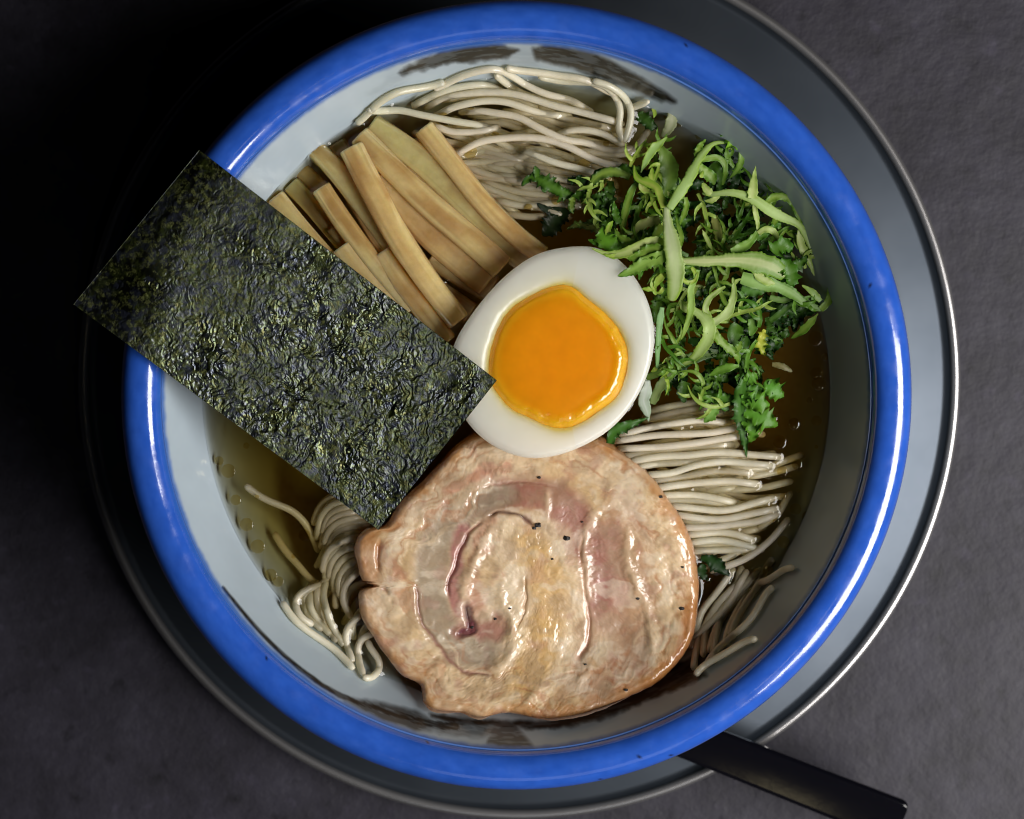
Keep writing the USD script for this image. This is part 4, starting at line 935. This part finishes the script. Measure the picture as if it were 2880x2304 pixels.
leaf('long thin pale leaf finger reaching left onto the egg white', R(CA, [(1450, 1330), (1300, 1320), (1180, 1365), (1040, 1425), (900, 1430), (740, 1375)], (13, 13.5, 13.5, 13, 13.4), (40, 34, 28, 22), PM, tip=.1),
     [R(CA, [(1050, 1420), (980, 1450), (860, 1440)], (13, 13.4), 16, YG), R(CA, [(1180, 1370), (1120, 1320), (1010, 1260), (960, 1180)], (12, 11, 10), 22, (MID, GREEN), teeth=.5), R(CA, [(1300, 1330), (1270, 1390), (1210, 1400)], (13, 13), 14, PM)])
leaf('broad pale white rib standing vertically in the middle of the greens', R(CA, [(1465, 960), (1470, 1090), (1500, 1250), (1530, 1420), (1550, 1580), (1540, 1760), (1510, 1870)], (12, 13, 14.5, 15.5, 15, 14, 12), (24, 32, 44, 54, 58, 52, 40), (lin(224, 232, 190), MID), tip=.75, fold=.25, thick=1.3),
     [R(CA, [(1470, 1440), (1380, 1470), (1270, 1510), (1150, 1580), (990, 1645)], (15, 14.5, 14, 14, 14.4), (50, 40, 36, 40), (lin(170, 206, 96), GREEN), teeth=.35, tip=.06),
      R(CA, [(1330, 1490), (1230, 1540), (1210, 1620), (1200, 1680)], (14, 13, 12), 22, GG, teeth=.5), R(CA, [(1430, 1400), (1330, 1400), (1220, 1440), (1090, 1480)], (14.5, 14, 13.4), 40, (MID, GREEN), teeth=.4),
      R(CA, [(1430, 1640), (1380, 1690), (1350, 1760)], (14, 13), 22, YG), R(CC, [(640, 70), (560, 100), (540, 170), (560, 230)], (13.5, 13, 12.5), 22, YG, tip=.2), R(CC, [(560, 170), (520, 180), (445, 178)], (12.6, 12.8, 13), 16, YG),
      R(CC, [(620, 170), (590, 210), (560, 215)], (13, 12.5), 14, YG), R(CA, [(1580, 1380), (1610, 1280), (1580, 1160), (1560, 1070)], (15, 14.5, 13.5), 16, MG), R(CA, [(1600, 1600), (1650, 1700), (1720, 1700), (1770, 1600)], (14, 13, 13), 14, YG)])
leaf('thick green stalk rising diagonally to the top right of the heap', R(CB, [(285, 990), (340, 900), (430, 770), (500, 650), (560, 530), (630, 430), (730, 355), (830, 350)], (13, 13.5, 13, 12, 11, 10, 9, 8), (34, 38, 34, 30, 26, 20, 16), (lin(186, 212, 140), MID), tip=.5, fold=.2, thick=1.2),
     [R(CB, [(590, 520), (680, 500), (760, 500), (820, 560), (825, 660), (800, 760)], (10.5, 10, 9, 7), 22, MG, tip=.3), R(CB, [(570, 580), (640, 640), (700, 700), (720, 760)], (10, 9, 8), 34, (MID, GREEN), teeth=.4),
      R(CB, [(560, 520), (560, 440), (600, 360), (640, 320)], (10.5, 10, 9), 18, (MID, GREEN), teeth=.5), R(CB, [(330, 900), (290, 860), (265, 820)], (13, 12.6), 14, PM), R(CB, [(440, 880), (450, 960), (420, 1060), (385, 1150)], (11, 10.5, 9), 18, MG, tip=.1),
      R(CB, [(590, 690), (600, 660), (610, 620)], (11, 11), 12, YG)])
leaf('yellow green forked leaf bending up at the left of the middle rib', R(CA, [(1440, 980), (1410, 880), (1360, 780), (1280, 740), (1190, 700), (1150, 570)], (12.5, 11.5, 11, 10.5, 10, 9), (26, 24, 26, 30, 22), YG, tip=.15),
     [R(CA, [(1320, 745), (1320, 670), (1325, 590)], (10.5, 10.5, 10), 18, YG), R(CA, [(1220, 740), (1230, 790), (1330, 830)], (10, 9.6, 9.8), 20, (lin(170, 176, 90), MID)), R(CA, [(1400, 900), (1340, 900), (1320, 950)], (11, 10), 12, YG)])
leaf('pale narrow leaf blade pointing up at the top of the heap', R(CA, [(1215, 640), (1270, 520), (1340, 410), (1420, 340), (1475, 295)], (8, 9.5, 10.5, 10, 9.5), (14, 24, 32, 22), (lin(176, 208, 130), MID), tip=.1, base=.3))
leaf('broad translucent olive leaf hanging behind the narrow blade at the top', R(CA, [(1400, 400), (1460, 500), (1490, 620), (1480, 760), (1440, 870)], (7.5, 7, 6, 5), (30, 48, 50, 36), (lin(120, 150, 58), lin(78, 112, 34)), teeth=.3, tip=.4), [R(CA, [(1400, 640), (1390, 760), (1420, 860)], (6, 5.5), 24, (lin(110, 130, 50), GREEN))])
leaf('tan green curled leaf scrap left of the middle rib', R(CA, [(1400, 1090), (1300, 1120), (1200, 1160), (1130, 1280)], (10, 9.5, 8.5, 7), (32, 30, 22), (lin(180, 184, 120), lin(130, 150, 70)), teeth=.3), [R(CA, [(1420, 1150), (1370, 1230), (1320, 1320)], (9, 8), 26, (lin(140, 160, 60), GREEN))])
leaf('pale cut stalk end near the bowl wall above the greens', R(CA, [(1500, 40), (1510, 120), (1490, 200), (1420, 290)], (2.5, 2.5, 2, 1), (22, 34, 36, 30), (lin(206, 208, 176), lin(150, 160, 110)), tip=.4, thick=1.2), [R(CA, [(1330, 20), (1350, 60), (1340, 110)], (1, 1.2), 12, YG)])
leaf('small green leaf sunk in the broth beside the looped noodle', R(CA, [(1180, 80), (1260, 130), (1330, 190), (1380, 200)], (-.4, 0, -.4), 36, (lin(70, 110, 34), DEEP), teeth=.6))
leaf('large pale branching leaf arching along the right side of the heap', R(CB, [(610, 830), (700, 850), (830, 835), (970, 850), (1110, 905), (1250, 1000), (1410, 1085), (1540, 1150), (1620, 1280), (1680, 1430), (1725, 1565)], (11, 12, 13, 13.5, 13.5, 13, 12, 11, 9, 7.5, 6), (30, 24, 24, 28, 34, 32, 28, 26, 20, 12), (lin(198, 220, 150), MID), tip=.2, fold=.2, base=.6),
     [R(CB, [(1090, 890), (1095, 800), (1105, 700), (1122, 575)], (13.5, 14.5, 15.5, 16.5), (40, 22, 12), (PALE, MID), tip=.08), R(CB, [(690, 850), (640, 800), (610, 740)], (12, 12, 12), (26, 24), (PALE, MID), tip=.3), R(CB, [(760, 860), (700, 910), (630, 915)], (12, 11.5), 18, PM),
      R(CB, [(1220, 950), (1300, 880), (1400, 880), (1480, 930), (1530, 1040), (1560, 1140)], (12.6, 12, 11.5, 11, 10.6), 24, (MID, GREEN), tip=.5, teeth=.3), R(CB, [(1560, 1180), (1560, 1330), (1620, 1460), (1690, 1640)], (10, 8.5, 7, 5), (28, 26, 18), (PALE, MID), tip=.2),
      R(CB, [(1310, 1040), (1310, 1110), (1250, 1180)], (12, 10.5, 9), 20, MG), R(CB, [(1110, 930), (1120, 1030), (1140, 1130), (1140, 1210)], (13, 12, 11, 10.5), 18, PM)])
leaf('curved green leaf sweeping up above the wide horizontal rib', R(CB, [(880, 1400), (990, 1365), (1080, 1300), (1140, 1210)], (12, 11.5, 11, 10.6), (20, 34, 30, 26), (lin(158, 196, 92), GREEN), tip=.5),
     [R(CB, [(1150, 1230), (1220, 1190), (1290, 1210), (1335, 1310)], (10.6, 11, 10.5, 9), 22, PM, tip=.1), R(CB, [(1130, 1280), (1200, 1250), (1280, 1180), (1370, 1130)], (10.4, 10, 9.5), 20, GG, teeth=.4), R(CB, [(1180, 1270), (1210, 1330), (1150, 1380)], (10, 9), 22, GD, teeth=.6)])
leaf('wide ribbed pale green midrib running level across the middle right', R(CB, [(380, 1500), (560, 1500), (760, 1495), (960, 1490), (1130, 1510), (1290, 1560), (1400, 1640)], (14, 14, 13.8, 13.2, 12.5, 11.5, 10), (30, 32, 36, 46, 66, 74, 60), (lin(214, 220, 160), lin(112, 152, 48)), tip=.7, fold=.12, thick=1.1),
     [R(CC, [(1250, 90), (1400, 130), (1540, 160), (1680, 230), (1800, 310), (1900, 345)], (11.5, 11, 10, 9, 8, 7.5), (50, 46, 36, 30, 30), (lin(160, 196, 110), GREEN), tip=.5),
      R(CC, [(1890, 345), (1945, 290), (1970, 210), (1965, 120)], (7.8, 8, 8, 7.5), 26, (MID, GREEN), tip=.3), R(CC, [(1890, 280), (1840, 220), (1740, 150)], (8, 8.6, 9), 20, (lin(170, 206, 120), MID), tip=.15),
      R(CB, [(1290, 1420), (1360, 1360), (1430, 1350), (1450, 1420)], (12, 12, 11), 44, (GREEN, lin(70, 124, 30)), teeth=.7), R(CB, [(1330, 1560), (1420, 1560), (1470, 1650), (1450, 1760)], (11, 10.4, 9), 46, GG, teeth=.7),
      R(CB, [(1400, 1500), (1480, 1540), (1580, 1500), (1620, 1440)], (10, 9.5, 9), 30, GD, teeth=.7), R(CB, [(500, 1560), (540, 1640), (520, 1720)], (13, 12.5), 14, YG), R(CB, [(1120, 1600), (1200, 1680), (1310, 1720)], (12, 11), 30, (PALE, MID))])
leaf('narrow pale leaf blade drooping over the dark broth at the right edge', R(CC, [(1870, 380), (1810, 450), (1740, 520), (1650, 580)], (6, 5, 3.5, 2), (14, 26, 24), MG, tip=.08, base=.3))
leaf('bright yellow green frilled leaf tip resting by the upper right bowl wall', R(CB, [(790, 190), (840, 250), (890, 310), (940, 370), (1000, 420)], (7, 8, 8.5, 8.5, 8), (20, 36, 34, 30), (lin(176, 216, 70), lin(130, 190, 44)), teeth=1.1, tip=.2),
     [R(CB, [(980, 420), (985, 500), (950, 600), (870, 695)], (8, 7.5, 6.5, 5), 20, (lin(170, 206, 100), GREEN), tip=.06), R(CB, [(850, 250), (890, 240), (920, 240)], (8, 8), 16, YG), R(CB, [(950, 360), (990, 340), (1010, 320)], (8.4, 8.6), 14, YG), R(CB, [(890, 340), (870, 390), (900, 420)], (8, 7), 18, YG)])
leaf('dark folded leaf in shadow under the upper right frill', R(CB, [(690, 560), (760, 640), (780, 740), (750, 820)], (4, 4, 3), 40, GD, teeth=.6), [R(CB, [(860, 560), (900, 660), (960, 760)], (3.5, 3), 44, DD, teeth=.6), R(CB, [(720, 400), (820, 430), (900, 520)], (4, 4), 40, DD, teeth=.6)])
leaf('thin pale splinter of leaf between the oil bubble and middle rib', R(CB, [(605, 1195), (650, 1290), (700, 1390)], (9, 9, 9.5), (10, 18), PM, tip=.2, base=.2))
leaf('olive stalk crossing in front of the large dark oil bubble', R(CB, [(720, 1060), (745, 1180), (770, 1290), (780, 1390)], (4, 5.5, 7, 8), (26, 28, 24), (lin(170, 172, 100), lin(120, 136, 52)), tip=.6), [R(CB, [(790, 1360), (880, 1370), (980, 1330)], (7, 7), 22, (lin(150, 156, 80), GREEN)), R(CB, [(900, 1240), (940, 1190), (1000, 1140)], (6, 6), 9, (MID, GREEN))])
leaf('pale hooked leaf curving down around a dark gap at the lower middle', R(CC, [(840, 340), (920, 390), (985, 470), (985, 560), (930, 660), (850, 750), (710, 815)], (10.5, 11, 11.5, 11, 9.5, 8, 6), (26, 34, 38, 34, 26, 20), (lin(202, 222, 150), MID), tip=.3),
     [R(CC, [(990, 520), (1070, 590), (1150, 660), (1215, 720), (1230, 790)], (11, 10.5, 9.5, 8.5, 7), (26, 24, 30, 26), (MID, GREEN), teeth=.4), R(CC, [(1190, 690), (1230, 650), (1250, 600)], (9, 9.6), 22, MG, teeth=.4),
      R(CC, [(985, 480), (1060, 430), (1130, 380), (1180, 270), (1190, 160), (1180, 90)], (11, 11.4, 11.6, 11.8, 11.8), (30, 30, 24, 22), (lin(206, 220, 160), MID), tip=.3), R(CC, [(1000, 430), (960, 340), (990, 260), (1060, 200), (1120, 160)], (11, 11, 11, 11), (26, 20, 16), (lin(190, 206, 140), MID), tip=.4),
      R(CC, [(1190, 150), (1220, 110), (1250, 100)], (11.8, 12), 12, PM), R(CC, [(850, 350), (790, 330), (760, 270)], (10.5, 11), 26, PM)])
leaf('light green pointed blade hanging to the right of the middle rib', R(CC, [(900, 30), (880, 100), (845, 170), (845, 290), (825, 420), (765, 590)], (12, 12.5, 13, 13, 12.5, 11), (14, 20, 26, 26, 30), (lin(180, 212, 124), MID), tip=.05), [R(CC, [(845, 160), (820, 130), (800, 100)], (12.5, 12.5), 14, PM)])
leaf('straight slender pale stalk standing against the right side of the egg', R(CC, [(610, 330), (590, 450), (578, 600), (572, 720), (570, 820)], (12, 10.5, 9, 7.5, 6), (20, 20, 18, 17, 14), (lin(170, 206, 150), lin(110, 160, 90)), tip=.7, thick=1.0), [R(CC, [(575, 800), (540, 840), (520, 850)], (6, 5), 14, YG), R(CC, [(580, 800), (630, 810), (655, 850)], (6, 5), 12, MG)])
leaf('dark olive stalk lying low between egg and lower greens', R(CC, [(480, 900), (600, 850), (720, 790), (880, 730), (1000, 700), (1120, 700)], (2, 3, 4, 4, 3.6, 3), (28, 30, 34, 38, 34), (lin(104, 132, 52), lin(58, 92, 30)), tip=.5), [R(CC, [(530, 1110), (570, 1010), (640, 910), (730, 840)], (2, 3, 3.4), (26, 34, 30), (lin(140, 156, 96), lin(90, 116, 50)), tip=.6)])
leaf('whitish wet stalk beside the lower right edge of the egg', R(CC, [(490, 920), (480, 1010), (460, 1080), (480, 1150), (500, 1250)], (3.5, 3.2, 3, 2.4, 1), (24, 36, 38, 22), (lin(214, 222, 214), lin(150, 170, 140)), tip=.1, thick=1.2))
leaf('green blade pointing left in the lower part of the heap', R(CC, [(1230, 800), (1150, 815), (1080, 835), (990, 885)], (7, 7, 6.5, 5.5), (18, 30, 24), (lin(130, 176, 70), GREEN), tip=.06, base=.5))
leaf('bright frilly leaf cluster hanging over the combed noodles at the bottom of the heap', R(CC, [(1290, 850), (1260, 960), (1240, 1080), (1245, 1220), (1270, 1380), (1295, 1545)], (7, 7, 6.5, 5, 3, 1.5), (34, 40, 40, 34, 26), (lin(80, 136, 36), DEEP), teeth=.6, tip=.06),
     [R(CC, [(1250, 1080), (1340, 1080), (1420, 1110), (1480, 1120)], (6.5, 7, 7, 6), (44, 58, 46), (lin(110, 172, 54), GREEN), teeth=.9, tip=.2), R(CC, [(1270, 1180), (1370, 1200), (1450, 1240), (1545, 1285)], (5.5, 6, 6, 4.5), (40, 58, 46), (lin(104, 166, 50), GREEN), teeth=.9, tip=.1),
      R(CC, [(1260, 1240), (1330, 1290), (1340, 1360), (1310, 1420)], (4.5, 5, 4, 3), 36, (lin(110, 172, 54), GREEN), teeth=.8), R(CC, [(1280, 940), (1330, 900), (1380, 870)], (7, 7.5, 7), 36, (lin(110, 172, 54), GREEN), teeth=1.0), R(CC, [(1260, 960), (1230, 900), (1220, 870)], (7, 7), 24, GG, teeth=.9),
      R(CC, [(1300, 1010), (1370, 1010), (1440, 1050)], (7, 7, 6), 38, (lin(96, 156, 46), DEEP), teeth=.9)])
leaf('green toothed leaf spreading left above the uppermost combed noodles', R(CC, [(1220, 1090), (1120, 1070), (1010, 1050), (920, 1010), (850, 950)], (5, 5, 4.5, 4, 3.6), (36, 34, 36, 34), (lin(96, 150, 46), DEEP), teeth=.8),
     [R(CC, [(1050, 1140), (1010, 1190), (950, 1260)], (3.4, 3, 2), (30, 38, 26), (lin(150, 196, 100), GREEN), teeth=.3), R(CC, [(800, 930), (780, 1010), (790, 1100)], (3, 3, 2.4), 38, GD, teeth=.4), R(CC, [(900, 960), (880, 1020), (860, 1060)], (4, 3.6), 30, (lin(120, 170, 70), GREEN), teeth=.4), R(CC, [(1120, 1080), (1110, 1130), (1150, 1160)], (5, 4), 26, GG, teeth=.7)])
leaf('small bright green leaf tip at the lower right end of the heap', R(CC, [(1440, 930), (1490, 970), (1540, 1020), (1595, 1052)], (5, 5.4, 5, 4), (40, 52, 40), (lin(112, 180, 64), GREEN), teeth=.8, tip=.08), [R(CC, [(1480, 960), (1500, 930), (1520, 920)], (5.4, 5.6), 18, GG), R(CC, [(1490, 1000), (1450, 1030), (1440, 1050)], (5, 4.4), 26, GG, teeth=.6)])
leaf('pale brown leaf scrap floating at the right edge of the heap', R(CC, [(1500, 790), (1560, 800), (1660, 850)], (1.4, 1.6, 1), (18, 22), (lin(160, 150, 96), lin(120, 120, 70)), tip=.2))
leaf('yellow leaf scrap standing beside the wet highlight right of the heap', R(CC, [(1440, 510), (1410, 580), (1410, 650), (1440, 720)], (5, 5, 4.4, 4), (16, 26, 20), (lin(206, 206, 80), lin(150, 170, 50)), teeth=1.1), [R(CC, [(1330, 420), (1340, 500), (1320, 560)], (6, 6), 30, (lin(120, 160, 70), GREEN))])
leaf('green stems fanning to the right over dark broth above the wet highlight', R(CC, [(1480, 440), (1560, 380), (1650, 310), (1720, 280)], (5, 6, 6.5, 7), 24, (lin(90, 130, 50), DEEP), tip=.3), [R(CC, [(1250, 180), (1350, 200), (1460, 190)], (7, 7, 6.5), 32, (lin(96, 146, 56), DEEP), teeth=.5), R(CC, [(1480, 250), (1580, 270), (1690, 250)], (6, 6.5), 20, (lin(140, 170, 100), GREEN)), R(CC, [(1230, 470), (1200, 560), (1260, 640), (1290, 560)], (7, 7, 6.5), 50, (lin(86, 130, 30), DEEP), teeth=.5)])
leaf('dark green leaf tucked under the lower right curve of the egg', R(CC, [(190, 1430), (220, 1340), (310, 1290), (420, 1250), (500, 1220)], (5, 4, 3.4, 3, 2), (32, 34, 26, 16), (lin(70, 124, 34), DEEP), teeth=.6))
leaf('dark green leaf fragment caught between pork slice and combed noodles', R(CF, [(715, 1010), (780, 1030), (840, 1080), (890, 1120)], (.8, 1.2, 1, .6), (30, 42, 30), (lin(44, 84, 30), lin(20, 48, 16)), teeth=.7), [R(CF, [(730, 1050), (720, 1100), (760, 1150)], (.8, .6), 26, DD, teeth=.5)])

# ------------------------------------------------------------------ broth, creeping up on whatever breaks its surface
def broth():
    g = 0.00025; n = int(0.18 / g); org = -0.09
    hi = np.full((n, n), -1.0)
    def stamp(P):
        ij = ((P[:, :2] - org) / g).astype(int)
        ok = (ij >= 0).all(1) & (ij < n).all(1)
        np.maximum.at(hi, (ij[ok, 1], ij[ok, 0]), P[ok, 2])
    for P in SOLID: stamp(P)
    for c, rad in NOOD:
        _, s, _ = frames(c)
        for x in np.linspace(-1, 1, 13):
            stamp(c + s * (rad * x)[:, None] + np.array([0, 0, 1]) * (rad * math.sqrt(1 - x * x))[:, None])
    hi = ndimage.grey_closing(hi, 5)
    above = hi > Z0 + 0.00015
    above = ndimage.binary_opening(above, iterations=1)
    dd = ndimage.distance_transform_edt(~above) * g
    y, x = np.mgrid[0:n, 0:n] * g + org
    rr = np.hypot(x, y)
    dw = np.clip(wall_radius(Z0) - rr, 0, None)
    h = 0.00085 * np.exp(-dd / 0.0011) + 0.0008 * np.exp(-dw / 0.0013)
    # a thin film stands over noodles just under the surface
    film = np.where((hi > Z0 - 0.0003) & (hi < Z0 + 0.00015), hi - Z0 + 0.0003, 0)
    h = np.maximum(h, film)
    h += 0.00010 * (meshkit.fbm(np.stack([x * 120, y * 120, x * 0], -1), 3, 121) - 0.5)
    h = ndimage.gaussian_filter(h, 1.3)
    NT = 1400
    a = np.linspace(0, 2 * np.pi, NT, endpoint=False)
    Rw = wall_radius(Z0 + 0.0008) + 0.0006
    rs = np.r_[np.linspace(0.0004, Rw, 330)]
    X, Y = rs[:, None] * np.cos(a), rs[:, None] * np.sin(a)
    H = ndimage.map_coordinates(h, [(Y.ravel() - org) / g, (X.ravel() - org) / g], order=1).reshape(X.shape)
    top = np.stack([X, Y, Z0 + H], -1)
    low = _in[(_in[:, 1] < Z0 - 0.002)][::-1]
    bottom = [np.stack([(r + 0.0008) * np.cos(a), (r + 0.0008) * np.sin(a), np.full(NT, z - 0.0006)], -1) for r, z in low[::3]]
    V = np.vstack([top.reshape(-1, 3)] + bottom)
    Fc = tris(grid_faces(len(rs) + len(bottom), NT))
    # close both centres
    V = np.vstack([V, [0, 0, Z0 + h[n // 2, n // 2]], [0, 0, low[-1, 1] - 0.0006]])
    j = np.arange(NT); last = (len(rs) + len(bottom) - 1) * NT
    Fc = np.vstack([Fc, np.stack([np.full(NT, len(V) - 2), (j + 1) % NT, j], -1), np.stack([np.full(NT, len(V) - 1), last + j, last + (j + 1) % NT], -1)])
    nrm = np.cross(V[Fc[0, 1]] - V[Fc[0, 0]], V[Fc[0, 2]] - V[Fc[0, 0]])
    if nrm[2] < 0: Fc = Fc[:, ::-1]
    obj('broth', (V, Fc), M['broth'], label='clear golden brown soy broth filling the white bowl around the noodles', category='broth')
    return h, g, org
HB, GB, OB = broth()

def drop(px, r, label='small round oil droplet floating on the broth', group='oil droplets on the broth', hgt=0.35, name='oil_droplet'):
    c = ray_to([px], Z0)[0]
    i, j = int((c[1] - OB) / GB), int((c[0] - OB) / GB)
    zb = Z0 + HB[i, j] - 0.0001
    ks = np.linspace(0, 1, 9); rings = []
    a = np.linspace(0, 2 * np.pi, 28, endpoint=False)
    for k in ks[::-1]:
        ph = k * np.pi / 2
        rings.append(np.stack([c[0] + r * np.sin(max(ph, 0.02)) * np.cos(a), c[1] + r * np.sin(max(ph, 0.02)) * np.sin(a), np.full(28, zb + r * hgt * np.cos(ph))], -1))
    obj(name, closed_sweep(np.array(rings)), M['oil'], label=label, category='oil droplet', group=group)

drop(CB([(930, 1080)])[0], 0.0052, 'large domed dark oil bubble in the gap inside the curly greens', None, 0.75, 'oil_bubble')
drop(CA([(880, 790)])[0], 0.0044, 'shiny domed oil bubble under the arched leaf left of the greens', None, 0.75, 'oil_bubble')
drop(CB([(540, 1310)])[0], 0.0026, 'small domed oil bubble left of the large bubble amid the greens', None, 0.7, 'oil_bubble')
drop(CF([(755, 1140)])[0], 0.0013, 'ringlike little bubble beside the pork slice and leaf fragment', None, 0.7, 'oil_bubble')
drop(CC([(740, 900)])[0], 0.0018, 'bubble glinting below the dark olive stalk right of the egg', None, 0.7, 'oil_bubble')
for x, y in [(1480, 335), (1400, 390), (1250, 340), (1700, 400), (1560, 560), (1490, 590), (620, 1290), (660, 1400), (730, 1540), (790, 1640), (850, 1500), (720, 1400), (2330, 900), (2300, 960), (2250, 1380), (2230, 1440), (2290, 1260), (2240, 1200), (2200, 1320), (2180, 1470), (1900, 340), (1960, 380), (1840, 420), (2060, 470), (1890, 330), (2280, 1120), (2290, 1050), (1180, 320), (1330, 430), (2290, 1180), (2250, 1300), (2200, 1390), (2270, 1450), (2200, 1240), (640, 1330), (700, 1480), (760, 1620), (690, 1260), (820, 1560), (2320, 1000), (2310, 1080), (1640, 470), (1560, 400), (1330, 300), (1280, 470), (2160, 1600), (2110, 1660), (2200, 1520), (2170, 1180)]:
    drop((x + RNG.uniform(-8, 8), y + RNG.uniform(-8, 8)), RNG.uniform(0.0005, 0.0020), hgt=0.14)
